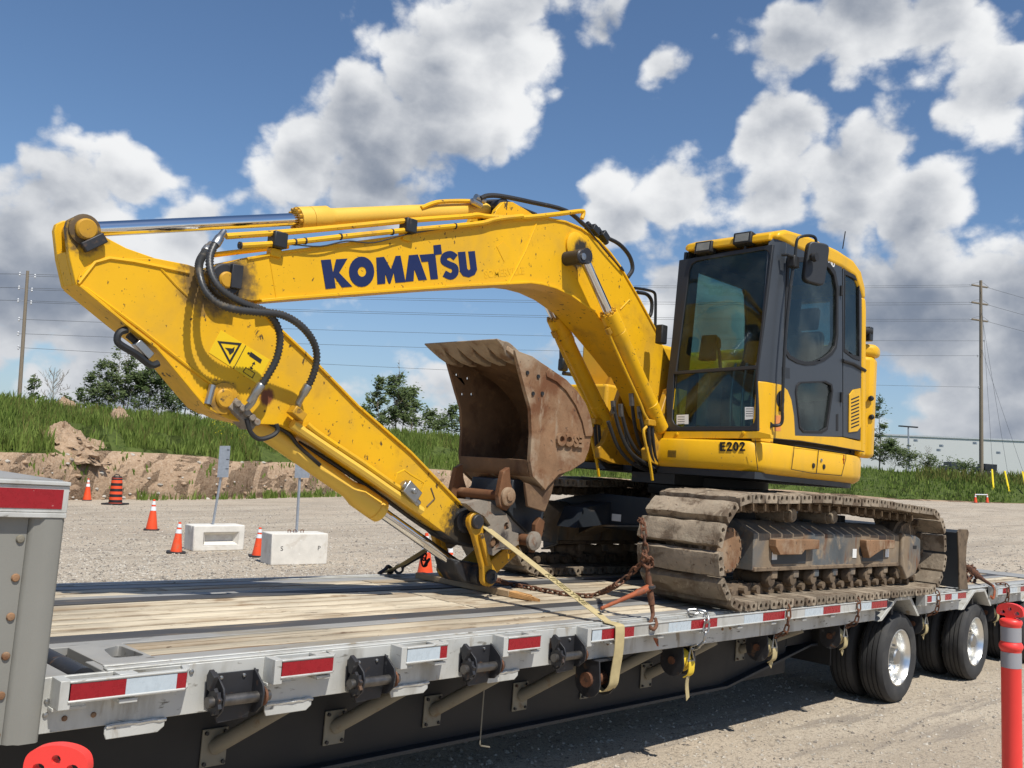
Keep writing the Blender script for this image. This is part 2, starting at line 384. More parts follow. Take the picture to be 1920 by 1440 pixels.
pmat('hose', (.018, .018, .019), .55, var=.2, layers=[((.09, .08, .065), 9, .6, .8, None, .8)])
pmat('hose_spring', (.055, .055, .055), .42, .4, var=.2, layers=[((.16, .13, .09), 6, .56, .75, None, .9)])
pmat('rubber_mat', (.02, .02, .02), .9)
# ================================================================ TRAILER
TW = 2.59
TR = thing('drop_deck_trailer', 'long drop deck trailer with aluminium side rails, wooden deck and red and white reflector tape', 'trailer', (6, 1.3, GZ))
pmat('plank', (.52, .45, .335), .85, var=.24, vscale=5, stretch=(.35, 7, 7), rand=.12, bump=.0016, bscale=26, spec=.25,
     layers=[((.36, .285, .195), 1.4, .46, .66, (.7, 1.6, 1.6)), ((.21, .14, .08), 2.2, .58, .72, (.8, 1.2, 1)), ((.19, .115, .06), 7, .58, .66, (.08, 6, 6)), ((.10, .065, .04), 26, .63, .68, (.3, 1.2, 1))])
def plank_edge_tone():  # mixes a darker brown in towards the long edges of each board
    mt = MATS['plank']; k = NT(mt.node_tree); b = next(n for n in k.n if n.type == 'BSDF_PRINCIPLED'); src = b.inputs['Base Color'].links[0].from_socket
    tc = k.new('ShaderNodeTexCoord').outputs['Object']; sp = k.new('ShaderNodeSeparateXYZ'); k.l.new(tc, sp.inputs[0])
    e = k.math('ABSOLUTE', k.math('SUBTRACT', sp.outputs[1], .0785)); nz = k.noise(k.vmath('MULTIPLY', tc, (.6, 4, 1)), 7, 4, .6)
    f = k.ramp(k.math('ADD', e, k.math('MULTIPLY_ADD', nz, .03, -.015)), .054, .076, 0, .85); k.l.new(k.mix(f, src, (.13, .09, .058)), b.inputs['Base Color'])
plank_edge_tone()
# --- deck boards (each one an object), sharing meshes
xs_c = [-1.05, 2.06, 4.9, 7.9, 11.0, 13.0]
def board(x0, x1, y0, y1, i):
    w = y1-y0; me = board.cache.get(round(x1-x0, 2))
    key = (round(x1-x0, 2), round(w, 3))
    if key not in board.cache:
        L = x1-x0; mb = MB(); n = 12; vs = []
        for k in range(n+1):
            x = L*k/n
            for (yy, zz) in ((.0075, -.04), (.0075, -.010), (.015, 0), (w-.015, 0), (w-.0075, -.010), (w-.0075, -.04)):
                vs.append((x, yy, zz + (random.uniform(-.0025, .0015) if zz > -.03 else 0)))
        fs = [(k*6+j, k*6+j+1, k*6+7+j, k*6+6+j) for k in range(n) for j in range(5)]
        fs += [tuple(range(6)), tuple(reversed(range(n*6, n*6+6)))]
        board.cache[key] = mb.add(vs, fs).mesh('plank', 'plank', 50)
    inst('plank', board.cache[key], Matrix.Translation((x0, y0, random.uniform(-.003, .002))), TR)
board.cache = {}
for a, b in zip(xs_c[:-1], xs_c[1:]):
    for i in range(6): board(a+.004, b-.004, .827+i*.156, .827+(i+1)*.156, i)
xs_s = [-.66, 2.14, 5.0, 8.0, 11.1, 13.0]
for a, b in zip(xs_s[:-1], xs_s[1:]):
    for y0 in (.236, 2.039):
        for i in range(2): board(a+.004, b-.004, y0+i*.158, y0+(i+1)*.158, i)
MB().box(-1.0, 13.98, .12, 2.47, -.09, -.045).build('sub_deck', 'web_black', TR)
# steel and aluminium running strips
for y0, y1, m_, z in ((.555, .662, 'aluminium_top', .002), (.662, .824, 'deck_steel', .004), (1.766, 1.928, 'deck_steel', .004), (1.928, 2.035, 'aluminium_top', .002)):
    MB().box(-1.0, 13.0, y0+.002, y1-.002, -.04, z).build('deck_strip', m_, TR, bevel=.003)
for y0, y1, yi in ((0, .10, .233), (2.49, 2.59, 2.357)):
    a, b = min(y0, yi), max(y1, yi)
    MB().box(-.965, 13.98, a+(.0215 if y0 == 0 else 0), b-(.0215 if y0 else 0), -.045, .0).build('edge_strip', 'aluminium_top', TR, bevel=.004)
    lip = MB(); lip.box(-.96, 13.98, y0+.004 if y0 == 0 else 2.55, .05 if y0 == 0 else 2.586, 0, .010); lip.box(-.94, 13.98, .085 if y0 == 0 else 2.49, .105 if y0 == 0 else 2.505, 0, .008)
    lip.build('edge_lip', 'aluminium', TR, bevel=.003)
MB().box(13.0, 13.98, .1, 2.49, -.04, .004).build('rear_deck_plate', 'aluminium_top', TR)
MB().box(12.985, 13.02, .1, 2.49, -.03, .008).build('deck_gap_cover', 'black_steel', TR)
# front casting with the hand hole, roller in the gap
o3 = lambda pts, z: [(x, y, z) for x, y in pts]
cast = [(-.93, .115), (-.93, .535), (-.668, .550), (-.668, .115)]
hole = rnd([(-.84, .23), (-.80, .44), (-.70, .50), (-.685, .23)], .04)
MB().plate(o3(cast, 0), [o3(hole, 0)], (0, 0, .006), (0, 0, -.10)).build('hand_hole_casting', 'aluminium_top', TR, bevel=.003)
MB().box(-.85, -.67, .2, .52, -.14, -.105).build('hand_hole_floor', 'web_black', TR)
rl = MB(); rl.cyl((-1.035, .06, -.045), (-1.035, 2.5, -.045), .058, 20); rl.build('front_roller', 'black_steel', TR, 40)
MB().box(-1.20, -.93, .1, 2.45, -.2, -.15).build('front_gap_floor', 'web_black', TR)
MB().box(-1.23, -1.115, 0.022, 2.588, -.12, -.003).build('front_cross_member', 'aluminium_top', TR)
# --- side rails
def zprof(): pass
rail_parts = [(-1.225, 6.93), (8.03, 9.33), (10.42, 11.72), (12.8, 13.98)]
for (a, b) in rail_parts:
    for y, s in ((0, 1), (TW, -1)):
        r_ = MB(); r_.box(a, b, y, y+s*.02, -.228, .0); r_.box(a, b, y+s*.021, y+s*.09, -.228, -.212); r_.build('side_rail', 'aluminium', TR, bevel=.003)
def arch(xc, s):
    for y, d in ((0, 1), (TW, -1)):
        pr = [(xc-.83, -.235), (xc-.41, -.015), (xc+.0, -.012), (xc+.26, -.235), (xc+.20, -.235), (xc-.03, -.045), (xc-.38, -.045), (xc-.74, -.235)]
        q = MB(); q.prism(pr, y-d*.03, y+d*.45)
        q.build('wheel_arch', 'aluminium', TR, bevel=.004)
for xc in (7.77, 10.16, 12.55): arch(xc, 1)
# --- main beams, cross members
WB = .60
for y, s in ((WB, -1), (TW-WB, 1)):
    w = MB(); w.box(-6, 6.2, y-.006, y+.006, -.80, -.1)
    w.build('main_beam', 'web_black', TR)
    fl = MB(); fl.box(-6, 5.0, y-.08, y+.08, -.815, -.79); fl.prism([(5.0, -.815), (6.6, -.56), (6.6, -.535), (5.0, -.79)], y-.08, y+.08); fl.box(6.6, 13.9, y-.08, y+.08, -.56, -.535); fl.build('beam_flange', 'frame_dark', TR, bevel=.003)
    MB().box(6.21, 13.9, y-.006, y+.006, -.54, -.1).build('main_beam', 'web_black', TR)
for i in range(18):
    x = -.8+i*.82
    MB().box(x, x+.05, .03, 2.56, -.20, -.10).build('cross_member', 'web_black', TR)
for k, x in enumerate((-.08, .70, 1.47, 2.30, 3.05, 3.82, 5.3)):
    for y, yo, s in ((WB-.008, .04, -1),):
        zc = -.593 if x < 5 else -.50
        p = MB(); p.box(x-.075, x+.075, y-.012, y, zc-.10, zc+.10); pl = p.build('brace_plate', 'brace', TR, bevel=.004)
        for dx in (-.055, .055):
            for dz in (-.08, .08): MB().cyl((x+dx, y-.012, zc+dz), (x+dx, y-.026, zc+dz), .011, 6).build('plate_bolt', 'black_steel', pl)
        MB().tube([(x, y-.01, zc), (x+.20, .075, -.23)], .042, 14).build('brace_tube', 'brace', TR)
MB().box(-6, 13.9, WB+.3, TW-WB-.3, -.5, -.48).build('belly_pan', 'web_black', TR)
# --- rub rails with reflector tape
def rub(x0, x1, taper=True, right_end=True, y=-.1):
    f = MB(); th = .007
    f.box(x0, x1, y, y+th, -.088, .0)
    f.box(x0, x1, y, y+.03, -.010, .0); f.box(x0, x1, y, y+.03, -.090, -.080)
    for xe in (x0,): f.box(xe-.035, xe+.012, y+.0, 0, -.115, .002); f.box(xe-.04, xe+.10, y+.05, 0, -.13, -.116)
    if right_end:
        f.prism([(x1, y), (x1+.055, y+.094), (x1+.055, y+.1), (x1+.045, y+.1), (x1-.008, y+.007)], -.088, 0, ax='z')
        f.prism([(x1, y), (x1+.055, y+.094), (x1+.02, y+.1), (x1-.008, y+.02)], -.092, -.080, ax='z'); f.prism([(x1, y), (x1+.055, y+.094), (x1+.02, y+.1), (x1-.008, y+.02)], -.010, .002, ax='z')
    x = x0+.25
    while x < x1: f.box(x-.03, x+.05, y+.008, 0, -.118, -.10); f.box(x-.03, x+.05, y+.03, 0, -.012, .001); x += .55
    for z in (-.084, -.004): f.tube([(x0, y-.001, z), (x1-.004, y-.001, z)]+([(x1+.02, y+.025, z), (x1+.05, y+.085, z)] if right_end else []), .0065, 6)
    return f.build('rub_rail', 'aluminium', TR, bevel=.002)
def tape(x0, x1, c, par, y=-.1):
    MB().box(x0, x1, y-.002, y, -.079, -.012).build('reflector_tape', c, par)
r1 = rub(-1.155, -.645); tape(-1.148, -.918, 'tape_red', r1); tape(-.9175, -.689, 'tape_white', r1); tape(-.6885, -.643, 'tape_red', r1)
r2 = rub(-.155, .15); tape(-.150, .148, 'tape_red', r2)
r3 = rub(.63, .93); tape(.634, .872, 'tape_white', r3); tape(.873, .925, 'tape_red', r3)
r4 = rub(1.42, 1.715); tape(1.424, 1.71, 'tape_red', r4)
r5 = rub(2.21, 6.97)
for a, b, c in ((2.22, 2.32, 'tape_white'), (2.322, 2.68, 'tape_red'), (3.10, 3.39, 'tape_white'), (3.392, 3.755, 'tape_red'), (4.16, 4.46, 'tape_white'), (4.463, 4.83, 'tape_red'), (5.2, 5.55, 'tape_white'), (5.555, 5.9, 'tape_red'), (6.3, 6.59, 'tape_white'), (6.592, 6.965, 'tape_red')): tape(a, b, c, r5)
r6 = rub(8.03, 9.27)
for a, b, c in ((8.05, 8.17, 'tape_red'), (8.175, 8.42, 'tape_white'), (8.58, 8.78, 'tape_red'), (8.785, 8.98, 'tape_white'), (8.98, 9.26, 'tape_red')): tape(a, b, c, r6)
r7 = rub(10.40, 11.7)
for a, b, c in ((10.42, 10.60, 'tape_white'), (10.6, 10.85, 'tape_red'), (10.86, 11.2, 'tape_white'), (11.35, 11.69, 'tape_red')): tape(a, b, c, r7)
# --- stake tabs under the rail and bolts
for x in (-.78, .0, .78, 1.52):
    t_ = MB(); t_.prism([(x-.17, -.232), (x+.10, -.232), (x+.10, -.262), (x+.07, -.285), (x-.16, -.285), (x-.17, -.26)], -.014, -.004); tb = t_.build('stake_tab', 'aluminium', TR, bevel=.003)
    MB().tube([(x-.165+.03*i, -.012+random.uniform(-.003, .003), -.231+random.uniform(-.003, .003)) for i in range(10)], .009, 6).build('weld_bead', 'weld', tb)
def bolt(x, z, m_, par=TR, y=0, r=.012, nm='bolt'):
    return MB().lathe([(r, 0), (r, -.004), (r*.8, -.009), (0, -.011)], (x, y, z), (0, 1, 0), 10).build(nm, m_, par)
for x, z, m_ in ((-1.20, -.095, 'steel'), (-1.20, -.15, 'steel'), (-1.12, -.175, 'rust'), (-1.0, -.175, 'rust'), (-.62, -.025, 'steel'), (-.62, -.085, 'steel'), (-.57, -.035, 'steel'), (-.66, -.095, 'steel'), (.975, -.045, 'steel'), (.975, -.10, 'steel'), (2.52, -.135, 'rust'), (2.60, -.135, 'rust'), (4.0, -.13, 'rust'), (4.12, -.13, 'rust'), (5.2, -.12, 'rust'), (5.32, -.12, 'rust')): bolt(x, z, m_)
# --- ratchet winches on the rail face
def winch(x, z0=-.05, sc_=1.0):
    L = .27*sc_
    b = MB(); b.box(x, x+L, -.008, 0, z0-.15, z0-.01)
    prof = [(-.008, z0), (-.035, z0-.015), (-.10, z0-.06), (-.115, z0-.10), (-.105, z0-.16), (-.06, z0-.20), (-.008, z0-.21)]
    for xa in (x+.035, x+L-.03): b.prism(prof, xa, xa+.010, ax='x')
    b.prism([(x+.03, z0-.15), (x+L-.03, z0-.15), (x+L-.05, z0-.225), (x+.06, z0-.235)], -.03, -.018)
    w = b.build('winch', 'black_steel', TR, bevel=.002)
    c = (-.062, z0-.125)
    MB().cyl((x-.02, c[0], c[1]), (x+L+.035, c[0], c[1]), .026, 14).build('drum', 'drum_steel', w)
    g = []
    for k in range(20): a = math.pi*2*k/20; rr = .062 if k % 2 else .05; g.append((c[0]+rr*math.cos(a), c[1]+rr*math.sin(a)))
    gm = MB(); gm.plate([(x+.008, p, q) for p, q in g], [[(x+.008, p, q) for p, q in circle(c, .022, 12)]], (0, 0, 0), (.018, 0, 0)); gm.build('ratchet_gear', 'black_steel', w)
    rg = MB(); rg.lathe([(.045, 0), (.045, .012), (.024, .014), (.024, 0)], (x+L-.005, c[0], c[1]), (1, 0, 0), 14); rg.build('end_ring', 'rust_chain', w)
    p = MB(); p.prism([(-.09, z0-.005), (-.04, z0+.02), (-.02, z0-.01), (-.035, z0-.07), (-.06, z0-.075)], x-.012, x+.012, ax='x'); p.build('pawl', 'black_steel', w, bevel=.002)
    for dx in (.07, L-.08): bolt(x+dx, z0-.03, 'steel', w, -.008, .010, 'mount_bolt')
for x in (-.49, .31, 1.12, 1.91): winch(x, -.045)
# --- sliding winches under the rail with rolled straps
def low_winch(x, strapm, tail, y=.13):
    zc = -.355
    b = MB()
    hole = circle((x, zc), .028, 12)
    oct_ = [(x+.095*math.cos(a), zc+.095*math.sin(a)) for a in [math.pi*2*k/16 for k in range(16)]]
    top = [(x-.075, -.225), (x-.09, zc)] + [(x-.09*math.cos(a), zc-.095*math.sin(a)) for a in [math.pi*k/8 for k in range(1, 8)]] + [(x+.09, zc), (x+.075, -.225)]
    # cheek plates stand across the trailer: plates in the y-z plane, seen end on from the side
    for xa in (x, x+.155):
        pr = [(y-.10, -.232), (y-.12, zc-.02)] + [(y-.01-.11*math.cos(a), zc-.02-.10*math.sin(a)) for a in [math.pi*k/7 for k in range(1, 7)]] + [(y+.10, zc-.02), (y+.10, -.232)]
        b.plate([(xa, p, q) for p, q in pr], [[(xa, p, q) for p, q in circle((y-.01, zc), .03, 12)]], (-.006, 0, 0), (.006, 0, 0))
    b.box(x-.01, x+.165, y-.10, y+.10, -.240, -.231)
    w = b.build('winch', 'black_steel', TR, bevel=.002)
    rc = MB(); n = 40; pts = []
    for k in range(n*2+1):
        a = 2*math.pi*k/n; rr = .055+.018*k/n; pts.append((x+.075, y-.01+rr*math.cos(a), zc+rr*math.sin(a)))
    rc.sweep(pts, .10, .016, (1, 0, 0)); rc.build('rolled_strap', strapm, w)
    MB().cyl((x-.02, y-.01, zc), (x+.18, y-.01, zc), .03, 12).build('drum', 'rust_chain', w)
    fr = MB(); s_ = MB()
    # flat hook (bent wire triangle) and strap end hanging over the coil
    fr.tube([(x+.035, y-.13, -.345), (x+.075, y-.12, -.235), (x+.115, y-.13, -.345)], .008, 6, closed=False); fr.tube([(x+.035, y-.13, -.345), (x+.115, y-.13, -.345)], .008, 6)
    fr.build('strap_hook', 'steel', w)
    path = smooth_path([(x+.075, y-.132, -.340), (x+.075, y-.137, -.38), (x+.075, y-.13, -.44), (x+.075, y-.09, -.475)], 5)
    s_.sweep(path, .075, .007, (1, 0, 0)); s_.build('strap_end', strapm, w)
    if tail:
        s_ = MB(); s_.sweep(smooth_path([(x+.07, y-.115, -.455), (x+.08, y-.10, -.455-tail*.4), (x+.12, y-.09, -.455-tail)], 5), .06, .004, (1, .2, 0)); s_.build('strap_tail', 'strap', w)
    return w
for x, m_, tl in ((3.50, 'strap_yellow', .19), (4.79, 'strap', .05), (6.18, 'strap', .06), (8.24, 'strap', .05), (10.68, 'strap', .05)): low_winch(x, m_, tl)
# --- front step: upper deck on its riser
G_ = MB(); G_.box(-5.6, -1.262, .03, TW-.03, -.236, .729)
G_.build('front_riser', 'pillar_grey', TR)
p = MB()
prof = [(-1.36, .03), (-1.36, -.012), (-1.345, -.032), (-1.325, -.036), (-1.31, -.05), (-1.245, -.05), (-1.232, -.04), (-1.228, -.02), (-1.228, .03)]
p.prism(prof, -.245, .658, ax='z'); p.build('corner_post', 'pillar_grey', TR, 50)
p = MB(); p.box(-1.52, -1.362, -.012, .028, -.245, .658); p.build('riser_panel', 'pillar_grey', TR)
p = MB(); p.box(-1.56, -1.49, -.020, -.013, -.245, .658); p.box(-5.6, -1.57, -.012, .028, -.245, .658); p.build('riser_panel', 'pillar_grey', TR)
for k in range(6): bolt(-1.385, .57-.155*k, 'rust' if k else 'brace', TR, -.013, .017, 'rivet')
p = MB(); p.box(-5.6, -1.23, -.055, .02, .659, .679); p.box(-5.6, -1.226, -.055, .02, .792, .808); p.box(-5.6, -1.226, -.045, .02, .680, .791); hr = p.build('upper_rail', 'aluminium', TR, bevel=.003)
MB().box(-1.9, -1.25, -.048, -.046, .696, .776).build('reflector_tape', 'tape_red', hr)
MB().box(-1.75, -1.48, -.024, -.021, .50, .62).build('reflector_tape', 'tape_white', TR)
MB().box(-5.6, -1.232, .021, TW-.02, .73, .812).build('upper_deck', 'aluminium_top', TR)
# --- wheels
def tyre_mesh():
    prof = [(.295, .035), (.31, .012), (.36, .0), (.42, .002), (.455, .016), (.474, .04), (.482, .055)]
    for y in (.075, .125, .175, .225): prof += [(.484, y-.008), (.472, y-.006), (.472, y+.006), (.484, y+.008)]
    prof += [(.482, .235), (.474, .252), (.455, .272), (.42, .286), (.36, .288), (.31, .276), (.295, .25)]
    return MB().lathe(prof, (0, 0, 0), (0, 1, 0), 56, caps=False).mesh('tyre', 'tyre', 28)
def rim_mesh():
    prof = [(.300, .028), (.302, .018), (.292, .016), (.285, .03), (.272, .055), (.262, .10), (.256, .145), (.235, .155), (.15, .15), (.14, .165)]
    mb = MB().lathe(prof, (0, 0, 0), (0, 1, 0), 48, caps=False)
    return mb.mesh('rim', 'alloy', 40)
def hub_mesh():
    mb = MB().lathe([(.14, .16), (.095, .14), (.09, .05), (.075, .035), (.0, .03)], (0, 0, 0), (0, 1, 0), 24)
    for k in range(10):
        a = 2*math.pi*k/10; mb.cyl((.17*math.cos(a), .155, .17*math.sin(a)), (.17*math.cos(a), .12, .17*math.sin(a)), .014, 6)
    return mb.mesh('hub', 'steel', 40)
TY, RI, HU = tyre_mesh(), rim_mesh(), hub_mesh()
tag
for x in (7.762, 10.158, 12.55):
    for y, flip in ((.05, 0), (.385, 0), (TW-.05, 1), (TW-.385, 1)):
        M = Matrix.Translation((x, y, GZ+.483)) @ (Matrix.Rotation(math.pi, 4, 'Z') if flip else Matrix.Identity(4))
        w = inst('tyre', TY, M, TR)
        r_ = inst('rim', RI, Matrix.Identity(4), w); h_ = inst('hub', HU, Matrix.Identity(4), w)
    MB().cyl((x, .5, GZ+.483), (x, TW-.5, GZ+.483), .07, 16).build('axle', 'black_paint', TR)
    MB().cyl((x+.05, .7, GZ+.483), (x-.5, .7, -.5), .05, 10).build('suspension_arm', 'black_paint', TR)
MB().box(6.75, 6.77, .38, .85, -.74, -.35).build('mud_flap', 'web_black', TR)
wr = at(909, 1275, .25); MB().tube([(wr.x, .25, -.2), (wr.x, .25, -.74), (wr.x+.03, .27, -.76), (wr.x+.11, .27, -.78)], .005, 6).build('hanging_wire', 'brace', TR)
# ================================================================ EXCAVATOR
YC = 1.42
EX = thing('excavator', 'yellow tracked excavator with dark grey cab, chained down on the trailer deck', 'excavator', (6.2, YC, 0))
def yprism(name, pts, Y0, Y1, m_, par=EX, Yp=None, bevel=.006, rr=0, smooth=35):
    pr = xz(pts, Y0 if Yp is None else Yp)
    if rr: pr = rnd(pr, rr)
    return MB().prism(pr, Y0, Y1).build(name, m_, par, smooth, bevel)
def pin(name, p, Y0, Y1, r, m_, par, n=20, ch=.01):
    return MB().lathe([(r-ch, 0), (r, ch), (r, abs(Y1-Y0)-ch), (r-ch, abs(Y1-Y0))], (p[0], min(Y0, Y1), p[1]), (0, 1, 0), n).build(name, m_, par)
def P2(px, py, Y): q = at(px, py, Y); return (q.x, q.z)
BY0, BY1 = 1.22, 1.62
SY0, SY1 = 1.29, 1.51
pv = P2(420, 526, BY0); tp = P2(158, 431, SY0); bp_ = P2(418, 747, SY0); ep = P2(870, 975, SY0)
for nm, base in (('boom_yellow', [(pv[0]+.03, BY0, pv[1], .24, (.16, .10, .03)), (pv[0]+.02, BY0, pv[1], .15, GREASE)] + [(*(lambda q: (q.x, q.y, q.z))(at(1088, 478, BY0)), .17, GREASE)]),
                 ('stick_yellow', [(tp[0], SY0, tp[1], .16, (.10, .065, .03)), (pv[0]-.03, SY0, pv[1], .28, (.18, .11, .035)), (pv[0], SY0, pv[1], .18, (.06, .045, .025)), (ep[0]+.02, SY0, ep[1]-.04, .27, GREASE), (bp_[0], SY0, bp_[1], .13, (.10, .06, .03)), (*(lambda q: (q.x, q.y, q.z))(at(500, 745, SY0)), .07, (.16, .05, .02))])):
    pmat(nm, (.74, .405, .006), .5, var=.07, vscale=1.4, coat=0, spec=.35, bump=.0008, bscale=9, soff=False, spots=base,
         layers=[((.60, .34, .025), 3.0, .44, .68, (.5, 1, .5), .6), ((.42, .22, .02), 2.3, .56, .78, None, .55), ((.10, .06, .02), 13, .635, .67, (1.5, 1, 1), .7), ((.05, .035, .02), 34, .65, .69, None, .7)])
# ---------------- boom
boom_px = [(400,503),(427,495),(461,484),(533,471),(640,457),(737,444),(868,424),(904,418),(965,412),(1025,409),(1058,415),(1087,427),(1120,449),(1142,473),(1160,497),(1196,559),(1233,628),(1262,690),(1290,760),(1292,800),(1262,812),(1240,780),(1222,735),(1207,705),(1174,661),(1138,617),(1109,584),(1069,555),(1040,541),(1015,534),(992,531),(930,534),(868,537),(686,550),(540,561),(470,564),(436,556),(410,545),(393,527),(390,512)]
BO = yprism('boom', boom_px, BY0, BY1, 'boom_yellow', bevel=.004)
def lip(pts, w0, w1, th, m_, par, up, nm):
    """flange lip along an edge of the boom or stick (points on plane), standing proud of the side plate"""
    pr = xz(pts, w0+.02); mb = MB(); n = len(pr); vs = []
    for i in range(n):
        a = Vector(pr[max(i-1, 0)]); b = Vector(pr[min(i+1, n-1)]); d = (b-a).normalized(); nn = Vector((-d.y, d.x))
        if nn.y*up < 0: nn = -nn
        p = Vector(pr[i]); q = p-nn*th
        p = p+nn*.004
        for (c, y) in ((p, w0), (p, w1), (q, w1), (q, w0)): vs.append((c.x, y, c.y))
    fs = [(i*4+k, i*4+(k+1) % 4, i*4+4+(k+1) % 4, i*4+4+k) for i in range(n-1) for k in range(4)]+[(0, 1, 2, 3), tuple(4*(n-1)+k for k in (3, 2, 1, 0))]
    return mb.add(vs, fs).build(nm, m_, par, 35, .003)
lip([(488,566),(540,561),(686,550),(868,537),(930,534),(992,531),(1015,534),(1040,541),(1069,555),(1109,584),(1138,617),(1174,661),(1207,705)], BY0-.022, BY1+.022, .016, 'boom_yellow', BO, -1, 'bottom_flange')
lip([(461,484),(533,471),(640,457),(737,444),(868,424),(965,412),(1025,409),(1058,415),(1087,427),(1120,449),(1142,473),(1160,497),(1196,559),(1233,628)], BY0-.012, BY1+.012, .014, 'boom_yellow', BO, 1, 'top_flange')
# weld seams across the side plate
def bead(pts, Y, r, m_, par, nm='weld_seam', n=6):
    return MB().tube([at(a, b, Y) for a, b in pts], r, n).build(nm, m_, par)
bead([(1005, 420), (985, 470), (952, 534)], BY0-.001, .009, 'boom_yellow', BO)
bead([(1180, 562), (1163, 580)], BY0-.001, .007, 'boom_yellow', BO)
bead([(505, 480), (518, 560)], BY0-.0, .004, 'boom_yellow', BO)
# boss for the boom cylinder pin
c = P2(1078, 462, BY0)
MB().lathe([(.125, 0), (.125, .018), (.10, .03), (.07, .03)], (c[0], BY0+.001, c[1]), (0, -1, 0), 28).build('pin_boss', 'boom_yellow', BO)
q1 = at(1093, 481, 1.03); pin('cylinder_pin', (q1.x, q1.z), 1.03, 1.81, .062, 'black_steel', BO)
MB().lathe([(.03, 0), (.03, .012), (0, .014)], (q1.x, 1.03, q1.z), (0, -1, 0), 14).build('pin_cap', 'steel', BO)
# pivot boss and its pin, lock plate
pin('pivot_pin', pv, BY0-.05, BY1+.05, .052, 'yellow_dirty', BO)
MB().lathe([(.105, 0), (.105, .02), (.095, .03), (.06, .03)], (pv[0], BY0, pv[1]), (0, -1, 0), 28).build('pivot_boss', 'black_steel', BO)
a = at(440, 520, BY0-.04); MB().box(a.x-.03, a.x+.045, BY0-.06, BY0-.02, a.z-.07, a.z+.08, None).build('lock_plate', 'black_steel', BO, bevel=.005)
# lettering on the boom
S2 = lambda pts: [(540+x/2.743, 340+y/2.743) for x, y in pts]
def letter(pts, holes=()):
    YL = BY0-.0005
    return MB().plate([at(x, y, YL) for x, y in S2(pts)], [[at(x, y, YL) for x, y in S2(h)] for h in holes], (0, 0, 0), (0, -.0025, 0))
ell = lambda c, rx, ry, n=24: [(c[0]+rx*math.cos(2*math.pi*k/n), c[1]+ry*math.sin(2*math.pi*k/n)) for k in range(n)]
def stroke(path, w):
    P = [Vector((x, y)) for x, y in path]; L_, R_ = [], []
    for i, p in enumerate(P):
        d = (P[min(i+1, len(P)-1)]-P[max(i-1, 0)]).normalized(); n_ = Vector((-d.y, d.x)); L_.append(tuple(p+n_*w/2)); R_.append(tuple(p-n_*w/2))
    return L_+R_[::-1]
sp2 = lambda pts, k=5: [(p.x, p.y) for p in smooth_path([(a, b, 0) for a, b in pts], k)]
word = [[[(169,405),(219,401),(231,470),(247,401),(305,397),(262,470),(330,541),(277,546),(237,490),(245,549),(193,554)]],
        [ell((378, 465), 65, 78), ell((380, 465), 22, 26, 14)],
        [[(453,392),(493,388),(529,452),(553,384),(578,382),(604,518),(552,522),(543,470),(527,524),(516,524),(499,474),(500,526),(459,530)]],
        [[(621,380),(667,376),(714,506),(671,510),(649,452),(645,513),(603,517)]],
        [[(676,378),(750,372),(747,329),(785,325),(791,374),(757,378),(771,502),(733,505),(720,412),(687,415)]],
        [stroke(sp2([(862,392),(836,375),(806,385),(802,412),(828,428),(856,442),(858,472),(836,489),(803,474)]), 34)],
        [[(873,364),(911,361),(921,450),(930,458),(938,450),(926,361),(960,358),(972,455),(960,480),(930,494),(900,487),(884,465)]]]
for L_ in word: letter(L_[0], L_[1:]).build('letter', 'navy', BO, 0)
# faint ghost of an old decal (diamond and word) left in the paint
pmat('ghost', (.75, .41, .003), .35, var=.03)
letter([(1072,335),(1105,310),(1140,345),(1112,415)]).build('decal_ghost', 'ghost', BO, 0)
g0 = at(540+1115/2.743, 340+470/2.743, BY0-.001)
text_mb('SOMERVILLE', .085, frame(g0, at(1000, 508, BY0)-at(900, 518, BY0), (0, 0, 1)), .0008, .002).build('decal_ghost', 'ghost', BO, 0)
# ---------------- stick
stick_px = [(142,533),(150,512),(180,487),(215,482),(291,484),(352,496),(400,512),(485,576),(527,619),(594,682),(670,760),(769,847),(895,976),(905,992),(900,1012),(880,1020),(850,1012),(814,985),(738,929),(701,906),(589,830),(527,797),(470,795),(430,786),(408,776),(385,764),(364,740),(331,700),(291,652),(234,608)]
ST = yprism('stick', stick_px, SY0, SY1, 'stick_yellow', bevel=.004)
ear = [(124,425),(128,412),(140,406),(155,405),(172,413),(182,426),(201,446),(237,465),(291,484),(215,486),(180,490),(150,515),(142,533),(130,480)]
for y0, y1 in ((SY0, SY0+.045), (SY1-.045, SY1)): yprism('clevis_ear', ear, y0, y1, 'stick_yellow', ST, Yp=SY0, bevel=.005)
MB().prism(xz([(128, 470), (142, 533), (180, 500), (165, 490)], SY0), SY0+.046, SY1-.046).build('clevis_web', 'stick_yellow', ST, bevel=.004)
lip([(148,537),(234,608),(291,652),(331,700),(364,740),(385,764),(408,776)], SY0-.015, SY1+.015, .014, 'stick_yellow', ST, -1, 'bottom_flange')
lip([(485,576),(527,619),(594,682),(670,760),(769,847),(890,972)], SY0-.018, SY1+.018, .014, 'stick_yellow', ST, 1, 'top_flange')
bead([(147,532),(178,492),(205,484),(250,490),(300,500),(355,512)], SY0-.001, .012, 'stick_yellow', ST, 'side_bead')
bead([(300,502),(330,535),(352,556)], SY0-.001, .007, 'stick_yellow', ST)
bead([(160,540),(260,614),(350,685),(430,745),(470,775)], SY0-.002, .010, 'stick_yellow', ST, 'side_bead')
bead([(345,498),(348,540)], SY0, .004, 'stick_yellow', ST)
pin('clevis_pin', tp, SY0-.05, SY1+.05, .06, 'yellow_dirty', ST)
MB().lathe([(.088, 0), (.088, .014), (.07, .02)], (tp[0], SY0, tp[1]), (0, -1, 0), 24).build('pin_boss', 'stick_yellow', ST)
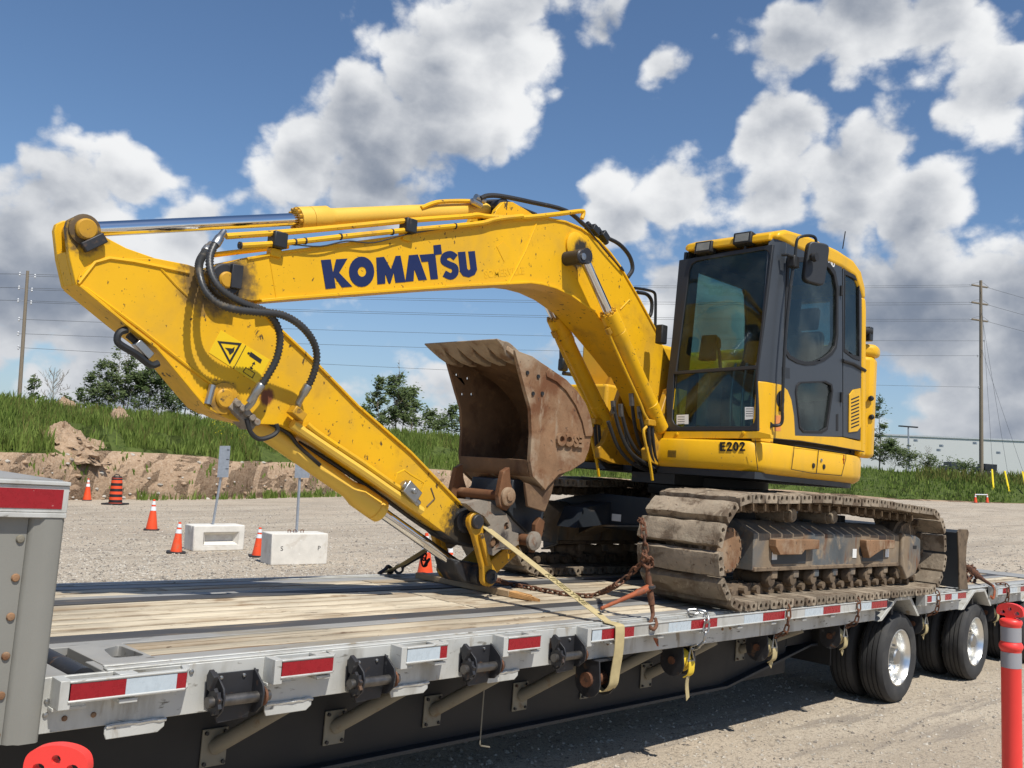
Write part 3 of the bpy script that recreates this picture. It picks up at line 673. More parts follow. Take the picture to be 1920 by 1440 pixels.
a = at(176, 455, SY0-.03); M = Matrix.Translation((a.x, a.y, a.z)) @ Matrix.Rotation(R(-38), 4, 'Y'); MB().box(-.07, .07, -.02, .02, -.03, .03, M).build('lock_plate', 'black_steel', ST, bevel=.006)
pin('cylinder_pin', bp_, SY0-.04, SY1+.04, .062, 'yellow_dirty', ST); MB().lathe([(.098, 0), (.098, .016), (.07, .02)], (bp_[0], SY0, bp_[1]), (0, -1, 0), 24).build('pin_boss', 'yellow_dirty', ST)
a = at(397, 737, SY0-.03); MB().tube([(a.x-.02, a.y, a.z-.07), (a.x, a.y, a.z+.05)], .022, 8).build('lock_bar', 'steel', ST)
pin('link_pin', ep, 1.12, 1.72, .05, 'black_steel', ST); MB().lathe([(.10, 0), (.10, .03), (.07, .04)], (ep[0], SY0, ep[1]), (0, -1, 0), 24).build('pin_boss', 'black_steel', ST)
# warning plate
def onst(pts, d): return [at(a, b, SY0-.0005) for a, b in pts]
Z1 = lambda pts: [(80+x/3.31, 380+y/3.31) for x, y in pts]
MB().plate(onst(Z1([(1105,790),(1410,975),(1330,1125),(1030,930)]), 0), [], (0, 0, 0), (0, -.002, 0)).build('warning_plate', 'decal_yellow', ST, 0)
wp = MB(); wp.plate(onst(Z1([(1083,858),(1234,872),(1160,1003)]), 0), [onst(Z1([(1103,872),(1214,884),(1160,978)]), 0)], (0, -.002, 0), (0, -.004, 0))
wp.plate(onst(Z1([(1290,925),(1360,975),(1350,998),(1280,950)]), 0), [], (0, -.002, 0), (0, -.004, 0))
wp.plate(onst(Z1([(x, y) for x, y in ell((1277, 935), 8, 8, 8)]), 0), [], (0, -.002, 0), (0, -.004, 0))
wp.plate(onst(Z1(stroke([(1290,1030),(1312,990)], 5)), 0), [], (0, -.002, 0), (0, -.004, 0))
wp.plate(onst(Z1([(1285,1015),(1288,1036),(1305,1028)]), 0), [], (0, -.002, 0), (0, -.004, 0)); wp.plate(onst(Z1([(1298,998),(1314,986),(1317,1006)]), 0), [], (0, -.002, 0), (0, -.004, 0))
wp.plate(onst(Z1([(1240,1050),(1258,1020),(1318,1058),(1300,1090)]), 0), [onst(Z1([(1245,1049),(1260,1025),(1313,1059),(1298,1085)]), 0)], (0, -.002, 0), (0, -.004, 0))
wp.plate(onst(Z1([(1130,900),(1175,905),(1190,895),(1185,925),(1160,945),(1150,920)]), 0), [], (0, -.002, 0), (0, -.004, 0))
wp.plate(onst(Z1([(1181,1030),(1258,885),(1261,887),(1184,1032)]), 0), [], (0, -.002, 0), (0, -.004, 0))
wp.build('warning_print', 'dark', ST, 0)
# lamp bracket under the stick
br = [at(a, b, SY0+.02) for a, b in ((238,618),(226,622),(220,632),(224,645),(255,664),(282,684),(297,681))]
MB().tube(smooth_path(br, 4), .022, 8).build('lamp_guard', 'black_paint', ST)
MB().tube([at(240, 628, SY0+.05), at(272, 655, SY0+.05)], .02, 8).build('lamp_cable', 'hose', ST)
a = at(268, 655, SY0+.03); MB().box(-.06, .06, -.03, .03, -.025, .025, Matrix.Translation(a) @ Matrix.Rotation(R(38), 4, 'Y')).build('work_lamp', 'steel', ST, bevel=.005)
# pipes and coupling along the stick
def pipe(pts, Y, r, m_, par, nm='pipe', k=4, n=8):
    P = [at(p[0], p[1], p[2] if len(p) > 2 else Y) for p in pts]
    return MB().tube(smooth_path(P, k) if k > 1 else P, r, n).build(nm, m_, par)
pipe([(575,795),(600,815),(680,868),(740,910),(752,915)], 1.22, .020, 'yellow', ST)
pipe([(548,795),(600,830),(690,890),(730,918),(790,958)], 1.235, .032, 'yellow_pale', ST)
pipe([(560,830),(610,860),(700,920),(790,985),(835,1010)], 1.40, .016, 'hose', ST)
a = at(770, 922, 1.2); g = MB(); M = Matrix.Translation(a) @ Matrix.Rotation(R(35), 4, 'Y')
g.box(-.075, .075, -.03, .04, -.05, .05, M); g.cyl(M @ Vector((-.10, 0, 0)), M @ Vector((-.07, 0, 0)), .028, 10); g.cyl(M @ Vector((.07, 0, -.02)), M @ Vector((.12, 0, -.02)), .024, 10); g.cyl(M @ Vector((0, -.05, .01)), M @ Vector((0, -.02, .01)), .022, 8); g.build('valve_block', 'steel', ST, bevel=.006)
vg = [at(a, b, 1.19) for a, b in ((741,900),(744,888),(758,881),(770,890),(795,905),(790,925))]; MB().tube(vg, .007, 6).build('valve_guard', 'yellow', ST)
a = at(558, 775, 1.2); g = MB(); M = Matrix.Translation(a) @ Matrix.Rotation(R(30), 4, 'Y'); g.box(-.05, .05, -.03, .05, -.03, .03, M); g.build('pipe_clamp', 'yellow_dirty', ST, bevel=.006)
bead([(808, 915), (815, 935), (800, 950)], SY0-.002, .006, 'mud_dark', ST, 'scratch_mark')
# ---------------- arm cylinder on top of the boom
def cyl_between(nm, p0, p1, prof, m_, par, n=28):
    d = (p1-p0); L = d.length
    return MB().lathe([(r, h*L) for r, h in prof], p0, d, n).build(nm, m_, par, 40)
A0 = at(158, 431, YC); A1 = at(926, 393, YC); 
def along(t): return A0.lerp(A1, t)
tg = (563-158)/(926-158)
MB().cyl(along(.02), along(.70), .044, 28).build('cylinder_rod', 'chrome', EX)
MB().lathe([(.045, 0), (.06, .004), (.07, .05), (.07, .11)], along(-.025), (A1-A0), 20).build('rod_eye', 'yellow_dirty', EX)
t0 = tfor(A0, A1, 557); Lc = (A1-A0).length
AB = MB().lathe([(.05, 0), (.085, .0), (.085, .10), (.078, .102), (.085, .104), (.085, .24), (.068, .27), (.066, .30), (.066, Lc*(1-t0)-.12), (.05, Lc*(1-t0)-.08)], along(t0), A1-A0, 32).build('cylinder_barrel', 'yellow_pale', EX, 40)
ax = (A1-A0).normalized(); u_ = ax.orthogonal().normalized(); w_ = ax.cross(u_)
for k in range(12):
    a = 2*math.pi*k/12; c = along(t0)+(u_*math.cos(a)+w_*math.sin(a))*.068
    MB().cyl(c-ax*.022, c+ax*.002, .013, 6).build('gland_bolt', 'yellow_dirty', AB)
MB().lathe([(.04, -.13), (.075, -.12), (.075, .12), (.04, .13)], A1, (0, 1, 0), 24).build('cylinder_eye', 'black_steel', AB)
for y in (1.26, 1.54): yprism('cylinder_bracket', [(895,424),(905,398),(918,384),(936,384),(960,398),(985,414)], y, y+.045, 'boom_yellow', BO, Yp=YC, bevel=.004)
yprism('bracket_rib', [(870,392),(885,384),(900,376),(905,385),(890,400)], 1.37, 1.45, 'yellow', EX, bevel=.004)
pipe([(790,390),(812,381),(830,378),(868,377),(890,378)], 1.36, .017, 'yellow', EX)
# ---------------- pipes on the boom
pipe([(424,443),(540,435),(660,424),(773,413),(870,406),(895,403),(915,406),(974,408),(1040,402),(1088,396),(1094,399),(1091,410)], 1.20, .020, 'yellow', EX)
pipe([(449,461),(540,455),(650,443),(759,432),(850,424),(904,418),(930,411),(980,405)], 1.19, .019, 'yellow', EX)
pipe([(400,478),(450,472),(540,462)], 1.5, .017, 'yellow', EX)
for (x, y) in ((523,444),(768,418)):
    a = at(x, y, 1.19); MB().box(a.x-.05, a.x+.05, 1.155, 1.25, a.z-.075, a.z+.03).build('pipe_clamp', 'black_paint', EX, bevel=.01)
    MB().box(a.x-.04, a.x+.04, 1.2, 1.26, a.z-.13, a.z-.076).build('clamp_block', 'yellow', EX, bevel=.006)
for (x, y) in ((450,460),(553,454),(572,452),(638,444),(853,424),(735,435)):
    a = at(x, y, 1.19); MB().lathe([(.024, -.006), (.024, .006)], a, (1, 0, .12), 10).build('cable_tie', 'hose', EX)
pipe([(545,458),(600,462),(650,452),(700,455),(760,440),(840,427),(900,421)], 1.185, .005, 'hose', EX, 'cable')
pipe([(901,372),(915,367),(941,368),(996,379),(1061,395),(1098,424),(1115,434)], 1.30, .020, 'hose', EX, 'hose')
pipe([(905,378),(945,378),(975,390),(1005,402)], 1.40, .016, 'hose', EX, 'hose')
pipe([(1113,432),(1122,438),(1131,443),(1160,457),(1180,480),(1186,504),(1177,520)], 1.34, .020, 'hose', EX, 'hose')
pipe([(1100,425),(1115,445),(1135,470),(1168,507),(1165,500)], 1.2, .007, 'hose', EX, 'cable')
for (x, y, rx) in ((1110,432,25),(1128,444,35)):
    a = at(x, y, 1.3); g = MB(); M = Matrix.Translation(a) @ Matrix.Rotation(R(rx), 4, 'Y'); g.box(-.045, .045, -.06, .06, -.03, .035, M); g.cyl(M @ Vector((-.09, 0, .01)), M @ Vector((.09, 0, .01)), .027, 10); g.build('hose_coupling', 'black_paint', EX, bevel=.005)
for (x, y) in ((900,372),(893,380),(1131,440)): a = at(x, y, 1.32); MB().cyl(a+Vector((-.05, 0, 0)), a+Vector((.05, 0, -.01)), .026, 10).build('hose_fitting', 'steel', EX)
# big spring-guarded hoses
def spring_hose(pts, r):
    P = smooth_path([at(*p) for p in pts], 8); L = [0]
    for a, b in zip(P, P[1:]): L.append(L[-1]+(b-a).length)
    step = .011; n = int(L[-1]/step); Q = []; j = 0
    for i in range(n):
        s = i*step
        while L[j+1] < s: j += 1
        Q.append(P[j].lerp(P[j+1], (s-L[j])/max(1e-6, L[j+1]-L[j])))
    rs = [r*1.04 if i % 2 else r*.74 for i in range(n)]
    o = MB().tube(Q, rs, 10).build('spring_hose', 'hose_spring', EX, 0, fix=False); o.data.shade_smooth()
    f = MB()
    for a, b in ((Q[0], Q[6]), (Q[-1], Q[-7])): d = (b-a).normalized(); MB().lathe([(.018, -.10), (.02, -.09), (.024, -.04), (.029, -.03), (.030, .03), (r, .04)], a, d, 12).build('crimp_fitting', 'steel', o)
spring_hose([(408,452,1.16),(400,464,1.14),(393,486,1.12),(397,516,1.08),(415,543,1.05),(452,567,1.04),(503,588,1.06),(524,625,1.08),(520,668,1.10),(502,704,1.13),(481,734,1.16)], .0255)
spring_hose([(388,468,1.3),(374,492,1.18),(375,520,1.10),(386,548,1.06),(410,570,1.03),(440,580,1.02),(480,585,1.02),(527,590,1.02),(563,610,1.03),(587,640,1.06),(594,672,1.08),(585,709,1.11),(570,736,1.15)], .0255)
for (p0, p1, p2) in (((479,740,1.16),(472,755,1.19),(458,770,1.24)), ((568,740,1.16),(560,756,1.19),(556,768,1.22))): MB().tube(smooth_path([at(*p0), at(*p1), at(*p2)], 4), .022, 10).build('elbow', 'steel', EX)
a = at(450, 772, 1.3); g = MB(); M = Matrix.Translation(a) @ Matrix.Rotation(R(35), 4, 'Y'); g.box(-.10, .12, -.06, .1, -.05, .03, M)
for k in range(5): g.cyl(M @ Vector((-.08+.045*k, -.09, .0)), M @ Vector((-.08+.045*k, .0, .0)), .024, 8)
g.build('hose_manifold', 'coupler', EX, bevel=.006)
pipe([(462,785),(470,810),(486,823),(508,818),(520,808),(518,795)], 1.24, .016, 'hose', EX, 'hose')
pipe([(500,790),(540,812),(560,836),(600,872)], 1.35, .014, 'hose', EX, 'hose')
# ---------------- bucket cylinder
B0 = at(424, 756, YC); B1 = at(893, 1085, YC); dB = (B1-B0); LB = dB.length
g1 = tfor(B0, B1, 713); ds_ = g1-.63
KB = cyl_between('cylinder_barrel', B0, B1, [(.05, 0), (.066, .01), (.066, .50+ds_), (.070, .51+ds_), (.088, .535+ds_), (.090, .60+ds_), (.080, .603+ds_), (.090, .606+ds_), (.088, .628+ds_), (.05, .63+ds_)], 'yellow_dirty', EX)
KB.data.materials[0] = MATS['yellow_pale']
MB().cyl(B0.lerp(B1, g1-.05), B0.lerp(B1, .985), .043, 24).build('cylinder_rod', 'chrome', EX)
MB().box(-.16, .16, -.035, .035, -.02, .03, Matrix.Translation(B0.lerp(B1, .16)+Vector((0, 0, .075))) @ Matrix.Rotation(math.atan2(-dB.z, dB.x), 4, 'Y')).build('port_block', 'yellow_dirty', KB, bevel=.01)
pipe([(560,836),(600,862),(650,897),(672,925)], 1.40, .014, 'yellow_pale', KB)
# ---------------- bucket linkage
lk = P2(914, 1080, 1.18)
def link_plate(y0, y1):
    a, b = Vector(ep), Vector(lk); d = (b-a).normalized(); n_ = Vector((-d.y, d.x)); pts = []
    for k in range(9): t = math.pi*(k/8)-math.pi/2; pts.append(a-d*.075*math.cos(t)-n_*.075*math.sin(t))
    pts += [a+d*.1-n_*.055, b-d*.1-n_*.05]
    for k in range(9): t = math.pi*(k/8)-math.pi/2; pts.append(b+d*.08*math.cos(t)+n_*.08*math.sin(t))
    pts += [b-d*.1+n_*.05, a+d*.1+n_*.055]
    o = MB().prism([(p.x, p.y) for p in pts], y0, y1).build('side_link', 'yellow_dirty', EX, bevel=.008, seg=2)
    M = frame((a.x, y0, a.y), (d.x, 0, d.y), (n_.x, 0, n_.y)); L = (b-a).length
    MB().box(.10, L-.10, -.016, .016, -.012, .03, M).build('link_rib', 'yellow_dirty', o, bevel=.004)
    return o
link_plate(1.15, 1.20); link_plate(1.64, 1.69)
for p in (ep, lk): MB().lathe([(.022, .006), (.026, -.004), (.05, -.006), (.056, .002), (.056, .60), (.04, .61)], (p[0], 1.125, p[1]), (0, 1, 0), 24).build('linkage_pin', 'black_steel', EX, 25)
MB().lathe([(.085, 0), (.085, .40)], (lk[0], 1.22, lk[1]), (0, 1, 0), 24).build('link_bush', 'black_steel', EX)
yprism('rod_eye', [(850,1048),(872,1052),(905,1065),(920,1088),(905,1098),(870,1092),(858,1075)], 1.30, 1.54, 'black_steel', EX, Yp=1.3, bevel=.015)
yprism('bucket_link', [(898,1078),(906,1064),(958,1018),(972,1018),(976,1034),(925,1082),(908,1090)], 1.27, 1.57, 'yellow_dirty', EX, Yp=1.27, bevel=.01)
# stick nose below the link pin
yprism('stick_nose', [(860,965),(900,985),(912,1010),(905,1030),(870,1024),(840,1008),(828,996),(845,970)], SY0+.001, SY1-.001, 'black_steel', ST, Yp=SY0, bevel=.01)
# quick coupler
cpl = [(874,944),(900,937),(921,941),(916,957),(930,968),(950,966),(955,975),(952,985),(958,996),(972,1000),(973,1020),(960,1030),(940,1030),(925,1042),(908,1036),(903,1020),(905,1005),(920,985),(908,968),(890,958)]
for y0, y1 in ((1.14, 1.21), (1.63, 1.70)):
    pr = xz(cpl, 1.14); hc = P2(950, 987, 1.14); hc2 = P2(928, 1018, 1.14)
    MB().plate([(x, y0, z) for x, z in pr], [[(hc[0]+.032*math.cos(a), y0, hc[1]+.032*math.sin(a)) for a in [2*math.pi*k/14 for k in range(14)]], [(hc2[0]+.05*math.cos(a), y0, hc2[1]+.05*math.sin(a)) for a in [2*math.pi*k/14 for k in range(14)]]], (0, 0, 0), (0, y1-y0, 0)).build('coupler_plate', 'coupler', EX, bevel=.006)
yprism('coupler_body', [(885,945),(921,941),(960,970),(1010,990),(1000,1012),(965,1015),(930,985),(905,968)], 1.21, 1.63, 'coupler', EX, Yp=1.21, bevel=.01)
for p in ((928,1018),(950,987)): q = P2(*p, 1.14); pin('coupler_pin', q, 1.16, 1.68, .036, 'rust', EX)
# ---------------- bucket
BKN, BKF = 1.0, 1.84
side = [(964,656),(972,686),(985,735),(994,767),(996,813),(993,863),(998,893),(1022,919),(1048,890),(1072,882),(1096,866),(1105,842),(1110,806),(1104,778),(1096,756),(1080,733),(1060,712),(1028,688),(997,668)]
prn = xz(side, BKN)
holes_px = [(987,699),(1007.5,706),(997.7,738),(1015,738)]
hl = [[(P2(*h, BKN)[0]+.016*math.cos(a), P2(*h, BKN)[1]+.016*math.sin(a)) for a in [2*math.pi*k/10 for k in range(10)]] for h in holes_px]
def bside(y0, y1, m_):
    return MB().plate([(x, y0, z) for x, z in prn], [[(x, y0, z) for x, z in h] for h in hl], (0, 0, 0), (0, y1-y0, 0)).build('side_plate', m_, BU, 35, .004)
# wrapper: the side profile without the mouth
BU = MB()
wr = prn[5:]+[prn[0]]      # from the hinge side round the back to the lip
wr = [wr[0], wr[1], ]+wr[3:] if False else wr
vs, fs = [], []; cx_ = sum(p[0] for p in prn)/len(prn); cz_ = sum(p[1] for p in prn)/len(prn)
path = smooth_path([(x, 0, z) for x, z in [prn[5], prn[6], (prn[7][0]*.55+prn[8][0]*.45, prn[7][1]*.55+prn[8][1]*.45)] + prn[9:] + [prn[0]]], 3)
for i, p in enumerate(path):
    d = path[min(i+1, len(path)-1)]-path[max(i-1, 0)]; n_ = Vector((-d.z, 0, d.x)).normalized()
    if n_.dot(Vector((cx_, 0, cz_))-p) < 0: n_ = -n_
    for q, y in ((p, BKN+.03), (p, BKF-.03), (p+n_*.025, BKF-.03), (p+n_*.025, BKN+.03)): vs.append((q.x, y, q.z))
for i in range(len(path)-1): fs += [(i*4+k, i*4+(k+1) % 4, i*4+4+(k+1) % 4, i*4+4+k) for k in range(4)]
fs += [(3, 2, 1, 0), tuple(4*(len(path)-1)+k for k in range(4))]
BU = BU.add(vs, fs).build('bucket', 'rust_in', EX, 40)
bside(BKN, BKN+.03, 'rust'); bside(BKF-.03, BKF, 'rust_in')
# wear strip on the back corner, side cutter step
for y0 in (BKN-.016,):
    o_ = [(1028,690),(1060,712),(1080,733),(1096,756),(1104,778),(1110,806),(1108,818),(1096,818),(1090,790),(1078,760),(1060,733),(1042,716),(1023,706),(1022,698)]
    MB().prism(xz(o_, BKN), BKN-.014, BKN-.001).build('wear_plate', 'rust', BU, bevel=.003)
    MB().prism(xz([(964,656),(997,668),(1024,687),(1024,705),(1018,760),(1020,800),(1036,850),(1040,880),(1030,905),(1022,919),(998,893),(993,863),(996,813),(994,767),(985,735),(972,686)], BKN), BKN-.007, BKN-.0005).build('side_cutter', 'rust', BU, bevel=.002)
    for h in holes_px:
        q = P2(*h, BKN); MB().lathe([(.017, 0), (.017, -.010), (0, -.008)], (q[0], BKN-.006, q[1]), (0, 1, 0), 10).build('bolt_hole', 'dark', BU, 0)
# heel tube across the mouth and the lip with adapters
h0 = P2(1000, 880, BKN); 
yprism('heel_plate', [(993,863),(1012,866),(1020,880),(1030,905),(1022,917),(1000,895)], BKN+.03, BKF-.03, 'rust', BU, Yp=BKN, bevel=.012)
lip0 = at(966, 662, BKN); tip0 = at(932, 637, BKN)
dv = (tip0-lip0); dv = Vector((dv.x, 0, dv.z)); Lt = dv.length; du = dv.normalized(); dn = Vector((-du.z, 0, du.x))
if dn.z > 0: dn = -dn
lp = MB(); M = frame((lip0.x, BKN, lip0.z), du, (0, 1, 0))
lp.box(-.06, Lt*.40, .01, BKF-BKN-.01, -.02, .02, M); lp.build('lip', 'rust', BU, bevel=.006)
nt = 5; W_ = BKF-BKN
pmat('tooth', (.30, .235, .165), .75, var=.2, vscale=9, bump=.002, bscale=40, layers=[((.15, .085, .045), 5, .5, .68)])
tm = MB(); vs = []
for (s_, w, t_up, t_dn) in ((-.14, .07, .035, .05), (-.02, .085, .055, .06), (.06, .105, .05, .06), (.11, .14, .035, .045), (.16, .172, .02, .022), (Lt+.01, .178, .006, .006)):
    for a, b in ((-1, -1), (1, -1), (1, 1), (-1, 1)): vs.append((s_, a*w/2, t_up if b > 0 else -t_dn))
fs = [(i*4+k, i*4+(k+1) % 4, i*4+4+(k+1) % 4, i*4+4+k) for i in range(5) for k in range(4)]+[(3, 2, 1, 0), (20, 21, 22, 23)]
TM = tm.add(vs, fs).mesh('tooth', 'tooth', 50)
for k in range(nt):
    y = BKN+.08+(W_-.16)*k/(nt-1); t_ = inst('tooth', TM, frame((lip0.x, y, lip0.z), du, (0, 1, 0)), BU); b_ = t_.modifiers.new('bevel', 'BEVEL'); b_.width = .012; b_.segments = 2
lf = MB(); lf.box(.0, Lt*.92, .02, BKF-BKN-.02, -.012, .010, M); lf.build('lip_shroud', 'tooth', BU, bevel=.004)
# embossed maker's word (upside down because the bucket is curled)
eo = at(1067, 824, BKN); ex_ = at(1040, 823, BKN)-at(1094, 828, BKN)
text_mb('ESCO', .135, frame((eo.x, BKN-.012, eo.z), ex_, (0, 0, -1)), .012, .007).build('maker_mark', 'rust', BU, 0)
pmat('worn_steel', (.42, .38, .33), .7, var=.25, vscale=14, bump=.002, bscale=40, layers=[((.22, .12, .06), 8, .5, .6)])
# two hinge ears with pins
for y0, y1 in ((1.12, 1.17), (1.67, 1.72)):
    yprism('hinge_ear', [(944,884),(956,876),(958,905),(964,925),(962,945),(950,958),(938,950),(935,928)], y0, y1, 'rust_red', BU, Yp=1.12, bevel=.006)
    yprism('hinge_ear', [(1005,984),(1013,970),(1022,978),(1017,1005),(1010,1022),(1003,1036),(998,1036),(1004,1018)], y0-.07, y1-.07, 'rust_red', BU, Yp=1.05, bevel=.006)
q = P2(951, 931, 1.12); pin('hinge_pin', q, 1.10, 1.74, .040, 'rust_red', BU); MB().lathe([(.075, 0), (.075, .02), (.06, .028), (.035, .028), (.033, .04), (0, .042)], (q[0], 1.12, q[1]), (0, -1, 0), 22).build('pin_collar', 'rust', BU)
q = P2(1000, 1014, 1.04); pin('hinge_pin', q, 1.02, 1.74, .045, 'rust_red', BU); MB().lathe([(.075, 0), (.075, .03), (.05, .04), (0, .04)], (q[0], 1.05, q[1]), (0, -1, 0), 18).build('pin_collar', 'coupler', BU)
yprism('hinge_box', [(962,900),(1005,897),(1022,915),(1038,905),(1030,935),(1020,962),(1016,985),(990,1000),(965,975),(955,960),(958,925)], 1.18, 1.66, 'frame_dark', BU, Yp=1.18, bevel=.008)
yprism('hinge_box', [(985,905),(1020,917),(1042,895),(1035,925),(1022,960),(990,950)], 1.031, 1.06, 'rust_in', BU, bevel=.006)
# ---------------- boom cylinders
K0 = at(1093, 481, 1.10); K1 = at(1243, 812, 1.10)
for y in (1.10, 1.74):
    a, b = Vector((K0.x, y, K0.z)), Vector((K1.x, y, K1.z)); L = (b-a).length; d = (b-a).normalized()
    MB().cyl(a, a.lerp(b, .4), .044, 24).build('cylinder_rod', 'chrome', EX)
    MB().lathe([(.07, -.05), (.07, .05)], a, (0, 1, 0), 20).build('rod_eye', 'black_steel', EX)
    cb = cyl_between('cylinder_barrel', a, b, [(.05, .30), (.082, .30), (.084, .34), (.084, .40), (.079, .402), (.084, .405), (.083, .44), (.074, .46), (.074, .82), (.079, .822), (.079, .86), (.074, .862), (.074, .97), (.04, .99)], 'yellow', EX)
    u_ = d.orthogonal().normalized(); w_ = d.cross(u_)
    for k in range(10):
        t = 2*math.pi*k/10; c = a.lerp(b, .30)+(u_*math.cos(t)+w_*math.sin(t))*.066; MB().cyl(c-d*.022, c, .013, 6).build('gland_bolt', 'yellow_dirty', cb)
    e = Vector((-.085, 0, -.06)); MB().tube(smooth_path([a.lerp(b, .37)+e*.9, a.lerp(b, .42)+e*1.05, a.lerp(b, .6)+e*1.1, a.lerp(b, .78)+e*1.1, a.lerp(b, .84)+e*1.2, a.lerp(b, .86)+Vector((-.02, 0, -.13))], 4), .013, 8).build('cylinder_pipe', 'yellow', cb)
    cc = a.lerp(b, .37)+e*.9; MB().lathe([(.03, -.03), (.03, .03)], cc, d, 8).build('port_fitting', 'yellow_dirty', cb)
    cc = a.lerp(b, .86)+Vector((-.03, -.01, -.13)); MB().box(cc.x-.07, cc.x+.05, cc.y-.03, cc.y+.03, cc.z-.02, cc.z+.04).build('port_block', 'yellow_dirty', cb, bevel=.008)
    for k, dx in enumerate((-.04, .02)):
        MB().tube(smooth_path([cc+Vector((dx, 0, 0)), cc+Vector((dx+.03, .0, -.14)), cc+Vector((dx+.12, .02, -.32)), cc+Vector((dx+.30, .05, -.42)), cc+Vector((dx+.6, .1, -.40))], 5), .017, 8).build('hose', 'hose', cb)
    MB().tube(smooth_path([cc+Vector((-.06, 0, -.03)), cc+Vector((-.10, 0, -.10)), cc+Vector((.03, 0, -.38)), cc+Vector((.08, 0, -.52))], 4), .014, 8).build('cylinder_pipe', 'yellow', cb)
# ---------------- undercarriage
FC, RC, RO = (4.20, .488), (8.13, .478), .402
NSH = 50
def loop(n):
    """n points round the track with tangent and outward normal"""
    Lb = RC[0]-FC[0]; La = math.pi*RO; tot = 2*Lb+2*La; out = []
    for i in range(n):
        s = (i+.35)*tot/n % tot
        if s < Lb: p = (FC[0]+s, FC[1]-RO+(RC[1]-FC[1])*s/Lb); nrm = (0, -1)
        elif s < Lb+La:
            a = -math.pi/2+(s-Lb)/RO; nrm = (math.cos(a), math.sin(a)); p = (RC[0]+RO*nrm[0], RC[1]+RO*nrm[1])
        elif s < 2*Lb+La:
            u = (s-Lb-La)/Lb; x = RC[0]-u*Lb; sag = .055*math.sin(math.pi*u)**.8 - .012*math.sin(math.pi*u*3)**2
            p = (x, RC[1]+RO+(FC[1]-RC[1])*u+sag); e = .055*math.pi*math.cos(math.pi*u)/Lb; nrm = Vector((e, 1)).normalized()
        else:
            a = math.pi/2+(s-2*Lb-La)/RO; nrm = (math.cos(a), math.sin(a)); p = (FC[0]+RO*nrm[0], FC[1]+RO*nrm[1])
        out.append((Vector(p), Vector(nrm)))
    return out, tot/n
LP, PT = loop(NSH)
def shoe_mesh(seed):
    rg = random.Random(seed); W = .80; mb = MB(); h = PT/2
    prof = [(-h*.90, .0), (-h*.91, .03), (-h*.86, .074), (-h*.55, .080), (-h*.12, .076), (h*.12, .080), (h*.55, .077), (h*.84, .072), (h*.95, .034), (h*.88, .0)]
    k = len(prof); ys = [.045, .12, .22, .32, .42, .52, .62, .70, W-.045]; vs = []
    for y in ys:
        for (x, z) in prof: j = (.0 if z < .01 else .007); vs.append((x+rg.uniform(-j, j)*.7, y, z+rg.uniform(-j, j*.6)))
    fs = [(i*k+j, i*k+(j+1) % k, i*k+k+(j+1) % k, i*k+k+j) for i in range(len(ys)-1) for j in range(k)]+[tuple(range(k)), tuple(reversed(range(k*(len(ys)-1), k*len(ys))))]
    mb.add(vs, fs)
    def hole(cx): return [(cx+.022*math.cos(2*math.pi*q/9), .042+.026*math.sin(2*math.pi*q/9)) for q in range(9)]
    for y0, y1 in ((rg.uniform(-.004, .012), .046), (W-.046, W-rg.uniform(0, .012))):
        pr = [(x, z-(.006 if z > .05 else 0)) for x, z in prof]
        mb.plate([(x, y0, z) for x, z in pr], [[(x, y0, z) for x, z in hole(c)] for c in (-h*.42, h*.40)], (0, 0, 0), (0, y1-y0, 0))
    return mb.mesh('track_shoe', 'mud', 30)
SH = [shoe_mesh(i) for i in range(6)]
def link_mesh():
    mb = MB(); h = PT/2
    for y in (-.10, .07):
        pr = [(-h*1.05, -.012), (-h*.5, -.002), (h*.5, -.002), (h*1.05, -.012), (h*1.1, -.06), (h*.8, -.105), (h*.2, -.092), (-h*.3, -.105), (-h*.85, -.100), (-h*1.1, -.06)]
        hole = [(.02*math.cos(2*math.pi*q/8), -.05+.02*math.sin(2*math.pi*q/8)) for q in range(8)]
        mb.plate([(x, y, z) for x, z in pr], [[(x, y, z) for x, z in hole]], (0, 0, 0), (0, .034, 0))
    mb.cyl((h, -.16, -.055), (h, .16, -.055), .034, 10); return mb.mesh('track_link', 'mud_dark', 35)
LK = link_mesh()
